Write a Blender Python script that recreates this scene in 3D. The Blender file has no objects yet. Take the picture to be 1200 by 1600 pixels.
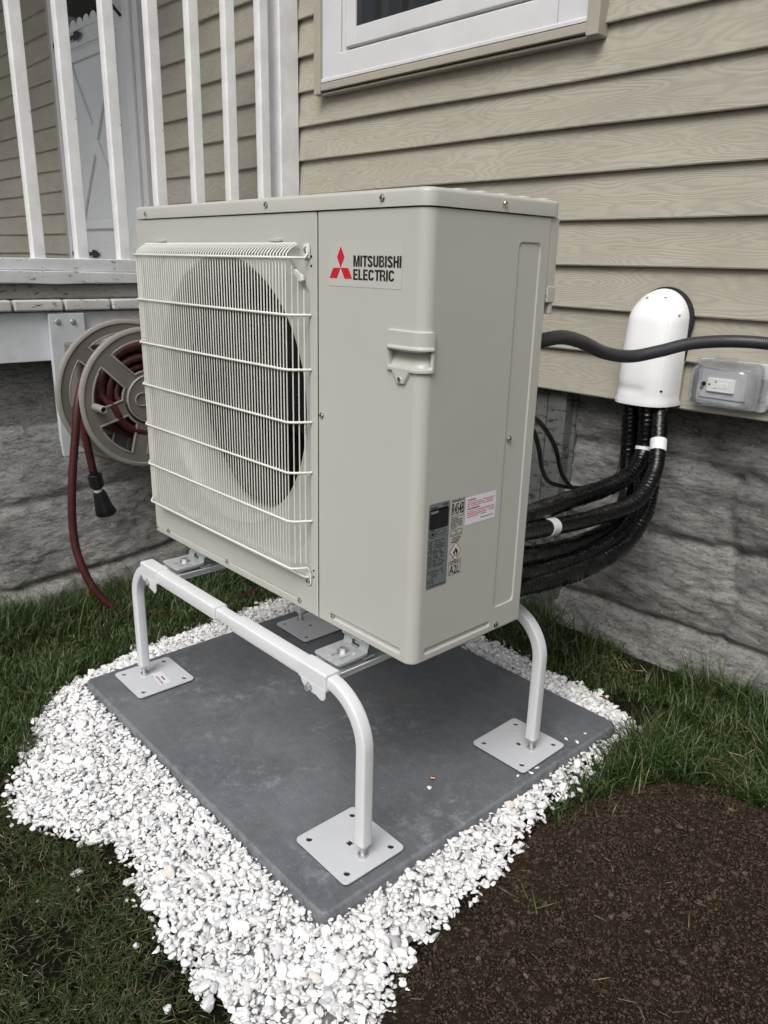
import bpy, bmesh, math, random
import numpy as np
from mathutils import Vector, Matrix, noise as mnoise

S = bpy.context.scene
COL = S.collection
PI = math.pi
rng = np.random.default_rng(7)
random.seed(7)

# ------------------------------------------------------------------ camera, world, sun, exposure
cam_d = bpy.data.cameras.new("camera")
cam = bpy.data.objects.new("camera", cam_d); COL.objects.link(cam)
cam.location = (0.858, -0.8781, 1.1326)
cam.rotation_euler = (1.2605, -0.0233, 0.8258)
cam_d.sensor_fit = 'VERTICAL'; cam_d.sensor_height = 36.0
cam_d.lens = 36.0 * 1212.4 / 1600.0
cam_d.clip_start = 0.02; cam_d.clip_end = 600
S.camera = cam

SUN_EL = math.radians(50); SUN_AZ = math.radians(155)     # azimuth clockwise from +Y
W = bpy.data.worlds.new("World"); S.world = W; W.use_nodes = True
nt = W.node_tree; nt.nodes.clear()
sky = nt.nodes.new('ShaderNodeTexSky'); sky.sky_type = 'NISHITA'; sky.sun_disc = False
sky.sun_elevation = SUN_EL; sky.sun_rotation = SUN_AZ
sky.air_density = 1.0; sky.dust_density = 6.0; sky.ozone_density = 1.0
hs = nt.nodes.new('ShaderNodeHueSaturation'); hs.inputs['Saturation'].default_value = 0.55
bg = nt.nodes.new('ShaderNodeBackground'); bg.inputs['Strength'].default_value = 0.083
wo = nt.nodes.new('ShaderNodeOutputWorld')
nt.links.new(sky.outputs[0], hs.inputs['Color']); nt.links.new(hs.outputs[0], bg.inputs['Color'])
nt.links.new(bg.outputs[0], wo.inputs[0])
sd = bpy.data.lights.new("sun", 'SUN'); sd.energy = 1.45; sd.angle = math.radians(34); sd.color = (1.0, 0.992, 0.975)
sun = bpy.data.objects.new("sun", sd); COL.objects.link(sun)
sdir = Vector((math.sin(SUN_AZ) * math.cos(SUN_EL), math.cos(SUN_AZ) * math.cos(SUN_EL), math.sin(SUN_EL)))
sun.rotation_euler = sdir.to_track_quat('Z', 'Y').to_euler()
S.view_settings.view_transform = 'Standard'; S.view_settings.look = 'None'
S.view_settings.gamma = 1; S.view_settings.use_curve_mapping = False
S.view_settings.exposure = 0.50
S.render.engine = 'CYCLES'

# ------------------------------------------------------------------ node helpers
class NT:
    def __init__(s, name):
        s.m = bpy.data.materials.new(name); s.m.use_nodes = True
        s.t = s.m.node_tree; s.b = s.t.nodes['Principled BSDF']; s.o = s.t.nodes['Material Output']
    def n(s, typ, **kw):
        nd = s.t.nodes.new(typ)
        for k, v in kw.items():
            if k.startswith('i_'):
                nd.inputs[k[2:].replace('_', ' ')].default_value = v
            else: setattr(nd, k, v)
        return nd
    def l(s, a, b): s.t.links.new(a, b)
    def coord(s, scale=(1, 1, 1), out='Object', loc=(0, 0, 0), rot=(0, 0, 0)):
        tc = s.n('ShaderNodeTexCoord'); mp = s.n('ShaderNodeMapping')
        mp.inputs['Scale'].default_value = scale; mp.inputs['Location'].default_value = loc
        mp.inputs['Rotation'].default_value = rot
        s.l(tc.outputs[out], mp.inputs['Vector']); return mp.outputs[0]
    def noise(s, vec, scale=5, detail=4, rough=.5, dist=0, lac=2):
        nd = s.n('ShaderNodeTexNoise')
        nd.inputs['Scale'].default_value = scale; nd.inputs['Detail'].default_value = detail
        nd.inputs['Roughness'].default_value = rough; nd.inputs['Distortion'].default_value = dist
        if vec is not None: s.l(vec, nd.inputs['Vector'])
        return nd.outputs['Fac']
    def ramp(s, fac, stops):
        nd = s.n('ShaderNodeValToRGB'); e = nd.color_ramp.elements
        while len(e) < len(stops): e.new(0.5)
        for i, (p, c) in enumerate(stops):
            e[i].position = p
            e[i].color = (c, c, c, 1) if isinstance(c, (int, float)) else (*c, 1)
        s.l(fac, nd.inputs['Fac']); return nd.outputs['Color']
    def mix(s, fac, a, b, mode='MIX'):
        nd = s.n('ShaderNodeMix', data_type='RGBA', blend_type=mode)
        for k, v in ((0, fac), (6, a), (7, b)):
            sock = nd.inputs[k]
            if hasattr(v, 'is_linked'): s.l(v, sock)
            elif isinstance(v, (int, float)): sock.default_value = v if k == 0 else (v, v, v, 1)
            else: sock.default_value = (*v, 1)
        return nd.outputs[2]
    def math(s, op, a, b=0.0, c=None):
        nd = s.n('ShaderNodeMath', operation=op)
        for i, v in enumerate((a, b) if c is None else (a, b, c)):
            if isinstance(v, (int, float)): nd.inputs[i].default_value = v
            else: s.l(v, nd.inputs[i])
        return nd.outputs[0]
    def bump(s, h, strength=.3, dist=.002, normal=None):
        nd = s.n('ShaderNodeBump'); nd.inputs['Strength'].default_value = strength
        nd.inputs['Distance'].default_value = dist; s.l(h, nd.inputs['Height'])
        if normal is not None: s.l(normal, nd.inputs['Normal'])
        s.l(nd.outputs[0], s.b.inputs['Normal']); return nd.outputs[0]
    def set(s, **kw):
        for k, v in kw.items():
            sock = s.b.inputs[k.replace('_', ' ')]
            if isinstance(v, (int, float)): sock.default_value = v
            elif isinstance(v, tuple): sock.default_value = (*v, 1) if len(v) == 3 else v
            else: s.l(v, sock)
        return s

M = {}
def simple(name, col, rough=.5, metal=0, var=.06, vscale=8, bump=0, bscale=200, spec=.5, bdist=.0005):
    a = NT(name)
    c = a.coord()
    v = a.noise(c, vscale, 5, .6)
    lo = tuple(x * (1 - var) for x in col); hi = tuple(min(1, x * (1 + var)) for x in col)
    a.set(Base_Color=a.ramp(v, [(.3, lo), (.7, hi)]), Metallic=metal)
    a.b.inputs['Specular IOR Level'].default_value = spec
    r = a.noise(c, vscale * 4, 4, .6)
    a.set(Roughness=a.ramp(r, [(.3, max(0, rough - .05)), (.7, min(1, rough + .07))]))
    if bump: a.bump(a.noise(c, bscale, 3, .6), bump, bdist)
    M[name] = a.m; return a

a = simple('cabinet_paint', (.452, .456, .42), .34, var=.03, vscale=2.5, bump=.06, bscale=900, bdist=.0002)
nb = a.bump(a.noise(a.coord(), 4.5, 2, .5), .35, .0035); a.bump(a.noise(a.coord(), 900, 3, .6), .06, .0002, nb)
simple('grille_paint', (.66, .665, .62), .4, var=.03)
simple('bellmouth_paint', (.42, .42, .38), .45, var=.05, vscale=14)
simple('inner_dark', (.005, .005, .005), .9, spec=.05)
simple('fan_grey', (.010, .010, .010), .7, spec=.15)
simple('coil_fin', (.03, .03, .032), .5, metal=.6)
simple('stand_white', (.64, .66, .675), .34, var=.04, vscale=6, bump=.05, bscale=700, bdist=.0003)
simple('plate_grey', (.54, .56, .59), .38, var=.04, vscale=5, bump=.05, bscale=700, bdist=.0003)
simple('rubber', (.012, .012, .013), .7)
simple('zinc', (.52, .53, .54), .36, metal=.8, var=.12, vscale=60)
simple('chrome', (.75, .74, .70), .2, metal=1, var=.1, vscale=200)
simple('galvanized', (.56, .58, .59), .40, metal=.45, var=.16, vscale=90)
simple('black_print', (.008, .008, .009), .5)
simple('red_print', (.52, .006, .02), .45)
simple('dark_red_print', (.25, .01, .03), .5)
simple('pale_decal', (.60, .60, .56), .3, var=.01)
simple('nameplate', (.20, .215, .23), .35, metal=.3, var=.05, vscale=30)
simple('white_label', (.68, .69, .74), .45, var=.02)
simple('label_clear', (.47, .475, .44), .4, var=.02)
simple('duct_white', (.78, .79, .80), .33, var=.03, vscale=10)
simple('gasket_foam', (.012, .012, .012), .8, bump=.6, bscale=400)
simple('white_tape', (.78, .79, .80), .5, bump=.5, bscale=250, bdist=.001)
simple('cable_black', (.008, .008, .008), .4)
simple('conduit_grey', (.028, .030, .034), .42)
simple('outlet_white', (.80, .80, .79), .3)
simple('outlet_base', (.50, .51, .53), .4)
simple('window_vinyl', (.60, .61, .625), .35, var=.05, vscale=6)
simple('reel_plastic', (.150, .142, .130), .48, var=.1, vscale=12, bump=.15, bscale=300)
simple('reel_edge', (.25, .24, .22), .45, var=.1, vscale=12)
simple('brass', (.45, .36, .2), .4, metal=1)
simple('nozzle_black', (.01, .01, .011), .35, bump=.4, bscale=160, bdist=.002)
simple('iron_black', (.01, .01, .01), .5)
simple('door_white', (.56, .58, .60), .38, var=.04, vscale=3)
simple('trim_beige', (.36, .34, .285), .5, var=.05, vscale=6)
simple('copper', (.55, .2, .1), .3, metal=1)
simple('leaf_brown', (.16, .05, .02), .7, var=.3, vscale=60)
simple('ceiling_board', (.35, .34, .31), .7)
simple('roof_dark', (.05, .05, .05), .9)

# clear plastic
a = NT('clear_plastic'); a.t.nodes.remove(a.b)
tr = a.n('ShaderNodeBsdfTransparent'); tr.inputs[0].default_value = (.975, .98, .985, 1)
gl = a.n('ShaderNodeBsdfGlossy'); gl.inputs['Roughness'].default_value = .03
fr = a.n('ShaderNodeFresnel'); fr.inputs['IOR'].default_value = 1.6
bn = a.n('ShaderNodeBump'); bn.inputs['Strength'].default_value = .10; bn.inputs['Distance'].default_value = .002
a.l(a.noise(a.coord(), 45, 2, .5), bn.inputs['Height'])
a.l(bn.outputs[0], fr.inputs['Normal']); a.l(bn.outputs[0], gl.inputs['Normal'])
mx = a.n('ShaderNodeMixShader'); f2 = a.math('ADD', a.math('MULTIPLY', fr.outputs[0], .42), .015)
a.l(f2, mx.inputs[0]); a.l(tr.outputs[0], mx.inputs[1]); a.l(gl.outputs[0], mx.inputs[2]); a.l(mx.outputs[0], a.o.inputs[0])
M['clear_plastic'] = a.m
a = NT('window_glass'); a.set(Base_Color=(.012, .014, .016), Roughness=.04); a.b.inputs['Specular IOR Level'].default_value = .6; M['window_glass'] = a.m

# siding: embossed wood grain in contour lines, broken per course
def siding_mat(name, base):
    a = NT(name)
    tc = a.n('ShaderNodeTexCoord'); sp = a.n('ShaderNodeSeparateXYZ'); a.l(tc.outputs['Object'], sp.inputs[0])
    zz = a.math('DIVIDE', a.math('SUBTRACT', sp.outputs[2], .781), .12)
    row = a.math('FLOOR', zz)
    cb = a.n('ShaderNodeCombineXYZ')
    a.l(a.math('MULTIPLY', sp.outputs[0], 1.6), cb.inputs[0])
    a.l(a.math('MULTIPLY', row, 7.31), cb.inputs[1])
    a.l(a.math('MULTIPLY', sp.outputs[2], 11.0), cb.inputs[2])
    n1 = a.noise(cb.outputs[0], 1.0, 2.5, .45)
    lines = a.math('SINE', a.math('MULTIPLY', n1, 190.0))
    cb2 = a.n('ShaderNodeCombineXYZ')
    a.l(a.math('MULTIPLY', sp.outputs[0], 22.0), cb2.inputs[0]); a.l(row, cb2.inputs[1])
    a.l(a.math('MULTIPLY', sp.outputs[2], 260.0), cb2.inputs[2])
    n2 = a.noise(cb2.outputs[0], 1.0, 4, .6)
    patch = a.noise(a.coord((3, 3, 14)), 1.0, 3, .6)
    grain = a.math('ADD', a.math('MULTIPLY', a.math('ADD', a.math('MULTIPLY', lines, .5), .5), a.ramp(patch, [(.35, .25), (.62, 1.0)])), a.math('MULTIPLY', n2, .8))
    dirt = a.noise(a.coord((2.2, 2.2, 5)), 1.0, 6, .65)
    c1 = a.ramp(dirt, [(.3, tuple(x * .84 for x in base)), (.6, base), (.8, tuple(x * 1.05 for x in base))])
    c2 = a.mix(a.math('MULTIPLY', a.ramp(grain, [(.35, 1.0), (.85, 0.0)]), .30), c1, tuple(x * .55 for x in base))
    st = a.ramp(a.noise(a.coord((9, 9, 3)), 1.0, 7, .7), [(.60, 0.0), (.76, .40)])
    c3 = a.mix(st, c2, tuple(x * .45 for x in base))
    a.set(Base_Color=c3, Roughness=.62); a.b.inputs['Specular IOR Level'].default_value = .25
    a.bump(grain, .45, .0010)
    M[name] = a.m
siding_mat('siding_vinyl', (.378, .360, .298))

# foundation parging
a = NT('parged_stone')
c = a.coord()
big = a.noise(a.coord((1.6, 1.6, 3.2)), 1.6, 7, .66)
col = a.ramp(big, [(.30, (.13, .13, .125)), (.47, (.27, .27, .26)), (.62, (.36, .36, .348)), (.78, (.45, .445, .42))])
br = a.ramp(a.noise(a.coord((1, 1, 2), loc=(4, 2, 1)), 1.9, 5, .65), [(.56, 0.0), (.70, .5)])
col = a.mix(br, col, (.15, .12, .078))
str_ = a.noise(a.coord((10, 10, 42)), 2.2, 9, .72, .5)
col = a.mix(a.math('MULTIPLY', a.ramp(str_, [(.38, 1.0), (.52, 0.0)]), .55), col, (.035, .035, .032))
grit = a.noise(a.coord((1, 1, 2.2)), 85, 9, .74)
col = a.mix(a.ramp(grit, [(.36, .60), (.47, 0.0)]), col, (.05, .05, .046))
col = a.mix(a.ramp(grit, [(.56, 0.0), (.66, .40)]), col, (.50, .49, .47))
chips = a.ramp(a.noise(a.coord((5, 5, 14)), 8, 6, .75), [(.61, 0.0), (.66, .75)])
col = a.mix(chips, col, (.42, .41, .385))
spots = a.ramp(a.noise(a.coord(loc=(2, 5, 1)), 95, 3, .6), [(.66, 0.0), (.70, .8)])
col = a.mix(spots, col, (.46, .45, .43))
a.set(Base_Color=col, Roughness=.95); a.b.inputs['Specular IOR Level'].default_value = .12
b1 = a.bump(str_, .9, .013)
b2 = a.bump(grit, .8, .005, b1)
a.bump(a.noise(a.coord((30, 30, 90)), 5, 6, .75), .7, .003, b2)
M['parged_stone'] = a.m

# weathered white paint on wood, with flaking
def flaky(name, paint, wood, amt, grain=(3, 3, 40), rough=.6):
    a = NT(name)
    g = a.noise(a.coord(grain), 3, 6, .65)
    fl = a.noise(a.coord((6, 6, 18)), 4, 8, .75)
    mask = a.ramp(fl, [(amt, 0.0), (amt + .035, 1.0)])
    pc = a.ramp(a.noise(a.coord(), 7, 6, .7), [(.3, tuple(x * .78 for x in paint)), (.65, paint)])
    wc = a.ramp(g, [(.3, tuple(x * .35 for x in wood)), (.7, wood)])
    a.set(Base_Color=a.mix(mask, pc, wc), Roughness=rough); a.b.inputs['Specular IOR Level'].default_value = .3
    h = a.math('SUBTRACT', a.math('MULTIPLY', g, .6), a.math('MULTIPLY', mask, .5))
    b = a.bump(h, .5, .0016)
    a.bump(a.noise(a.coord(), 130, 3, .6), .25, .0008, b)
    M[name] = a.m
flaky('baluster_paint', (.86, .87, .88), (.30, .28, .25), .655, grain=(40, 40, 3))
flaky('rail_paint', (.66, .68, .70), (.20, .19, .17), .61, grain=(40, 3, 40))
flaky('beam_paint', (.66, .69, .72), (.2, .19, .17), .70, grain=(40, 3, 40))
flaky('bare_wood', (.27, .265, .25), (.15, .145, .13), .56, grain=(60, 4, 60), rough=.85)
flaky('endgrain_wood', (.55, .55, .54), (.16, .155, .14), .575, grain=(60, 30, 30), rough=.85)
flaky('deck_wood', (.30, .29, .27), (.12, .11, .1), .55, grain=(4, 60, 60), rough=.85)
flaky('board_white', (.55, .58, .61), (.2, .18, .16), .66, grain=(40, 40, 3))
flaky('panel_boards', (.13, .135, .13), (.05, .05, .045), .55, grain=(40, 40, 3), rough=.8)

# composite pad
a = NT('pad_plastic')
c = a.coord()
n1 = a.noise(c, 3.1, 8, .66, .1)
col = a.ramp(n1, [(.26, (.062, .069, .078)), (.5, (.098, .108, .121)), (.74, (.150, .163, .180))])
for loc_, rz_, sc_ in (((0, 0, 0), .7, (2.5, 42, 2.5)), ((5, 2, 0), -.5, (3.5, 60, 3.5)), ((9, 1, 0), 1.9, (2, 50, 2))):
    scr = a.noise(a.coord(sc_, loc=loc_, rot=(0, 0, rz_)), 2.2, 6, .72, .35)
    col = a.mix(a.ramp(scr, [(.61, 0.0), (.74, .45)]), col, (.24, .255, .28))
cl_ = a.noise(a.coord(loc=(3, 1, 0)), 4.5, 6, .6); sc2 = a.noise(a.coord(loc=(3, 1, 0)), 30, 10, .74, .15)
scf = a.math('MULTIPLY', a.ramp(sc2, [(.50, 0.0), (.66, .8)]), a.ramp(cl_, [(.47, 0.0), (.62, 1.0)]))
col = a.mix(scf, col, (.27, .285, .305))
spk = a.noise(c, 230, 2, .5)
col = a.mix(a.ramp(spk, [(.68, 0.0), (.74, .6)]), col, (.38, .39, .40))
spk2 = a.noise(a.coord(loc=(1, 8, 2)), 150, 3, .6)
col = a.mix(a.ramp(spk2, [(.66, 0.0), (.72, .7)]), col, (.035, .032, .028))
dust = a.noise(a.coord(loc=(7, 1, 0)), 6, 9, .78)
col = a.mix(a.ramp(dust, [(.53, 0.0), (.70, .45)]), col, (.105, .098, .088))
ge = a.n('ShaderNodeNewGeometry'); ew = a.noise(c, 40, 5, .7)
edge = a.math('MULTIPLY', a.ramp(ge.outputs['Pointiness'], [(.51, 0.0), (.56, 1.0)]), a.ramp(ew, [(.35, .1), (.6, .8)]))
col = a.mix(edge, col, (.26, .275, .29))
a.set(Base_Color=col, Roughness=a.ramp(a.noise(c, 9, 6, .7), [(.3, .40), (.7, .68)]))
pb = a.bump(a.noise(c, 45, 7, .75), .35, .0018); a.bump(a.noise(c, 300, 3, .6), .25, .0006, pb); M['pad_plastic'] = a.m

# gravel
a = NT('marble_chip')
gi = a.n('ShaderNodeNewGeometry')
v = a.ramp(gi.outputs['Random Per Island'], [(0, (.46, .47, .49)), (.12, (.64, .65, .66)), (.40, (.73, .735, .74)), (.95, (.82, .825, .825)), (1.0, (.60, .56, .51))])
vein = a.noise(a.coord(), 75, 5, .65, .8)
v = a.mix(a.ramp(vein, [(.54, 0.0), (.72, .4)]), v, (.46, .47, .48))
a.set(Base_Color=v, Roughness=.6); a.b.inputs['Specular IOR Level'].default_value = .35
a.bump(a.noise(a.coord(), 330, 4, .65), .3, .001); M['marble_chip'] = a.m
simple('gravel_bed', (.20, .20, .195), .9, var=.35, vscale=90, bump=.8, bscale=140, bdist=.006)

# soil, lawn soil
def soilmat(name, lo, mid, hi):
    a = NT(name); c = a.coord()
    n = a.noise(c, 3.2, 8, .72); f = a.noise(c, 120, 6, .75)
    col = a.ramp(n, [(.3, lo), (.5, mid), (.75, hi)])
    col = a.mix(.55, col, a.ramp(f, [(.3, tuple(x * .35 for x in mid)), (.55, mid), (.75, tuple(min(1, x * 1.9) for x in hi))]))
    a.set(Base_Color=col, Roughness=1.0); a.b.inputs['Specular IOR Level'].default_value = .08
    b = a.bump(a.noise(c, 60, 7, .75), .9, .012)
    a.bump(a.noise(c, 240, 5, .75), .8, .003, b); M[name] = a.m
soilmat('soil', (.042, .031, .021), (.064, .047, .032), (.088, .066, .046))
soilmat('lawn_soil', (.014, .014, .008), (.030, .026, .015), (.045, .040, .022))
a = NT('soil_crumb'); gi = a.n('ShaderNodeNewGeometry')
a.set(Base_Color=a.ramp(gi.outputs['Random Per Island'], [(0, (.034, .025, .017)), (.6, (.058, .043, .030)), (1, (.084, .064, .046))]), Roughness=1.0)
a.b.inputs['Specular IOR Level'].default_value = .1
a.bump(a.noise(a.coord(), 400, 4, .7), .6, .002); M['soil_crumb'] = a.m
a = NT('soil_stone'); oi = a.n('ShaderNodeObjectInfo')
cc = a.ramp(oi.outputs['Random'], [(0, (.06, .045, .035)), (.6, (.11, .085, .065)), (1, (.17, .14, .11))])
cc = a.mix(a.ramp(a.noise(a.coord(), 90, 5, .7), [(.4, .5), (.6, 0.0)]), cc, (.035, .025, .018))
a.set(Base_Color=cc, Roughness=.9); a.bump(a.noise(a.coord(), 200, 4, .7), .4, .002); M['soil_stone'] = a.m

def grassmat(name, stops):
    a = NT(name); gi = a.n('ShaderNodeNewGeometry')
    col = a.ramp(gi.outputs['Random Per Island'], stops)
    w = a.noise(a.coord(), 7, 4, .6)
    col = a.mix(a.ramp(w, [(.42, 0.0), (.72, .40)]), col, tuple(x * .9 for x in (.085, .085, .030)), )
    a.set(Base_Color=col, Roughness=.42); a.b.inputs['Specular IOR Level'].default_value = .45
    tl = a.n('ShaderNodeBsdfTranslucent'); a.l(col, tl.inputs['Color'])
    mx = a.n('ShaderNodeMixShader'); mx.inputs[0].default_value = .25
    a.l(a.b.outputs[0], mx.inputs[1]); a.l(tl.outputs[0], mx.inputs[2]); a.l(mx.outputs[0], a.o.inputs[0])
    M[name] = a.m
grassmat('grass_green', [(0, (.014, .036, .006)), (.4, (.028, .062, .010)), (.75, (.050, .095, .018)), (.93, (.085, .125, .036)), (1, (.20, .17, .08))])
grassmat('grass_lawn', [(0, (.016, .034, .008)), (.40, (.032, .060, .014)), (.72, (.055, .082, .024)), (.88, (.070, .068, .028)), (1, (.15, .125, .065))])
grassmat('grass_dry', [(0, (.14, .105, .055)), (.5, (.24, .19, .10)), (1, (.34, .29, .17))])

# black wrapped line
a = NT('line_wrap'); wr = a.noise(a.coord(), 60, 4, .6, .5)
a.set(Base_Color=(.0030, .0030, .0034), Roughness=a.ramp(wr, [(.35, .16), (.65, .34)])); a.b.inputs['Specular IOR Level'].default_value = .45
a.bump(wr, .5, .0016); M['line_wrap'] = a.m
a = NT('line_smooth'); a.set(Base_Color=(.008, .008, .0085), Roughness=.6); a.bump(a.noise(a.coord(), 40, 4, .6), .4, .004); M['line_smooth'] = a.m
# corrugated conduit
a = NT('conduit_skin'); tc = a.n('ShaderNodeTexCoord'); sp = a.n('ShaderNodeSeparateXYZ'); a.l(tc.outputs['UV'], sp.inputs[0])
rb = a.math('SINE', a.math('MULTIPLY', sp.outputs[1], 1400.0))
a.set(Base_Color=(.030, .032, .037), Roughness=.38); a.bump(rb, .25, .0006); M['conduit_skin'] = a.m
a = NT('hose_red'); n = a.noise(a.coord(), 25, 4, .6)
a.set(Base_Color=a.ramp(n, [(.3, (.034, .0045, .006)), (.7, (.066, .009, .010))]), Roughness=.5); a.bump(a.noise(a.coord(), 240, 3, .6), .2, .001); M['hose_red'] = a.m

# ------------------------------------------------------------------ mesh helpers
def newobj(name, me, mat=None, parent=None, smooth=None, loc=None):
    if mat is not None:
        me.materials.clear(); me.materials.append(M[mat] if isinstance(mat, str) else mat)
    if smooth is not None and len(me.polygons):
        me.polygons.foreach_set('use_smooth', [True] * len(me.polygons))
        me.set_sharp_from_angle(angle=math.radians(smooth))
    o = bpy.data.objects.new(name, me); COL.objects.link(o)
    if parent is not None: o.parent = parent
    if loc is not None: o.location = loc
    return o

def tag(o, label=None, cat=None, group=None, kind=None):
    if label: o['label'] = label
    if cat: o['category'] = cat
    if group: o['group'] = group
    if kind: o['kind'] = kind
    return o

def empty(name, loc=(0, 0, 0)):
    o = bpy.data.objects.new(name, None); COL.objects.link(o); o.location = loc; o.empty_display_size = .05
    return o

class MB:
    """collects shapes for ONE mesh"""
    def __init__(s): s.v = []; s.f = []; s.uv = {}
    def add(s, vs, fs):
        k = len(s.v); s.v += [tuple(v) for v in vs]; s.f += [tuple(i + k for i in f) for f in fs]; return s
    def box(s, x0, x1, y0, y1, z0, z1):
        return s.add([(x0, y0, z0), (x1, y0, z0), (x1, y1, z0), (x0, y1, z0), (x0, y0, z1), (x1, y0, z1), (x1, y1, z1), (x0, y1, z1)],
              [(0, 3, 2, 1), (4, 5, 6, 7), (0, 1, 5, 4), (1, 2, 6, 5), (2, 3, 7, 6), (3, 0, 4, 7)])
    def prism(s, pts, axis, a, b):
        """polygon (2D ccw) extruded along axis from a to b"""
        def P(u, v, w): return {'x': (w, u, v), 'y': (u, w, v), 'z': (u, v, w)}[axis]
        n = len(pts)
        vs = [P(u, v, a) for u, v in pts] + [P(u, v, b) for u, v in pts]
        fs = [tuple(range(n))[::-1], tuple(range(n, 2 * n))] + [(i, (i + 1) % n, n + (i + 1) % n, n + i) for i in range(n)]
        return s.add(vs, fs)
    def cyl(s, p, q, r0, r1=None, n=16, cap=True):
        r1 = r0 if r1 is None else r1
        p = Vector(p); q = Vector(q); d = (q - p).normalized()
        u = d.orthogonal().normalized(); w = d.cross(u)
        vs = []
        for c, r in ((p, r0), (q, r1)):
            for i in range(n):
                t = 2 * PI * i / n; vs.append(c + u * (r * math.cos(t)) + w * (r * math.sin(t)))
        fs = [(i, (i + 1) % n, n + (i + 1) % n, n + i) for i in range(n)]
        if cap: fs += [tuple(range(n))[::-1], tuple(range(n, 2 * n))]
        return s.add(vs, fs)
    def lathe(s, prof, origin=(0, 0, 0), axis='z', n=48, a0=0, a1=2 * PI):
        """prof: list of (r, h)"""
        full = abs(a1 - a0 - 2 * PI) < 1e-6; m = n if full else n + 1
        vs = []
        for i in range(m):
            t = a0 + (a1 - a0) * i / n
            for r, h in prof:
                u, v = r * math.cos(t), r * math.sin(t)
                p = {'z': (u, v, h), 'y': (u, h, v), 'x': (h, u, v)}[axis]
                vs.append((p[0] + origin[0], p[1] + origin[1], p[2] + origin[2]))
        k = len(prof); fs = []
        for i in range(n):
            j = (i + 1) % m
            for q in range(k - 1): fs.append((i * k + q, j * k + q, j * k + q + 1, i * k + q + 1))
        return s.add(vs, fs)
    def sweep(s, path, prof, closed_ends=True, up=None, scale=None):
        """path: points; prof: 2D closed profile; parallel-transport frame; stores uv (round, length)"""
        P = [Vector(p) for p in path]; n = len(P); T = []
        for i in range(n):
            d = P[min(i + 1, n - 1)] - P[max(i - 1, 0)]; T.append(d.normalized())
        N = Vector(up) if up is not None else T[0].orthogonal()
        N = (N - T[0] * N.dot(T[0])).normalized()
        k = len(prof); vs = []; L = 0; base = len(s.v); uvs = []
        for i in range(n):
            N = (N - T[i] * N.dot(T[i])).normalized(); Bn = T[i].cross(N)
            if i: L += (P[i] - P[i - 1]).length
            sc = 1 if scale is None else scale[i]
            for j, (a_, b_) in enumerate(prof):
                vs.append(P[i] + N * (a_ * sc) + Bn * (b_ * sc)); uvs.append((j / k * .2, L))
        fs = []
        for i in range(n - 1):
            for j in range(k):
                j2 = (j + 1) % k
                fs.append((i * k + j, i * k + j2, (i + 1) * k + j2, (i + 1) * k + j))
        if closed_ends: fs += [tuple(range(k))[::-1], tuple(range((n - 1) * k, n * k))]
        s.add(vs, fs)
        for i, u in enumerate(uvs): s.uv[base + i] = u
        return s
    def tube(s, path, r, n=10, **kw):
        return s.sweep(path, circ(r, n), **kw)
    def mesh(s, name):
        me = bpy.data.meshes.new(name); me.from_pydata(s.v, [], s.f); me.validate(); me.update()
        if s.uv:
            uvl = me.uv_layers.new(name='UVMap')
            for lp in me.loops: uvl.data[lp.index].uv = s.uv.get(lp.vertex_index, (0, 0))
        return me
    def build(s, name, mat, parent=None, smooth=35, bevel=0, seg=2, fixn=True):
        me = s.mesh(name)
        if fixn:
            bm = bmesh.new(); bm.from_mesh(me); bmesh.ops.recalc_face_normals(bm, faces=bm.faces); bm.to_mesh(me); bm.free()
        o = newobj(name, me, mat, parent, smooth)
        if bevel:
            b = o.modifiers.new('bevel', 'BEVEL'); b.width = bevel; b.segments = seg; b.limit_method = 'ANGLE'; b.angle_limit = math.radians(40)
            b.harden_normals = False
            me.polygons.foreach_set('use_smooth', [True] * len(me.polygons)); me.set_sharp_from_angle(angle=math.radians(80))
            wn = o.modifiers.new('wn', 'WEIGHTED_NORMAL'); wn.keep_sharp = False
        return o

def circ(r, n=12): return [(r * math.cos(2 * PI * i / n), r * math.sin(2 * PI * i / n)) for i in range(n)]
def rrect(w, h, r, n=4):
    """rounded rect centred, ccw"""
    out = []
    for cx, cy, a0 in ((w / 2 - r, h / 2 - r, 0), (-w / 2 + r, h / 2 - r, PI / 2), (-w / 2 + r, -h / 2 + r, PI), (w / 2 - r, -h / 2 + r, 1.5 * PI)):
        for i in range(n + 1):
            t = a0 + PI / 2 * i / n; out.append((cx + r * math.cos(t), cy + r * math.sin(t)))
    return out
def catmull(pts, n=10):
    P = [Vector(p) for p in pts]; P = [P[0] * 2 - P[1]] + P + [P[-1] * 2 - P[-2]]; out = []
    for i in range(1, len(P) - 2):
        for k in range(n):
            t = k / n; a_, b_, c_, d_ = P[i - 1:i + 3]
            out.append(.5 * ((2 * b_) + (c_ - a_) * t + (2 * a_ - 5 * b_ + 4 * c_ - d_) * t * t + (-a_ + 3 * b_ - 3 * c_ + d_) * t ** 3))
    out.append(P[-2]); return out

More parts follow.
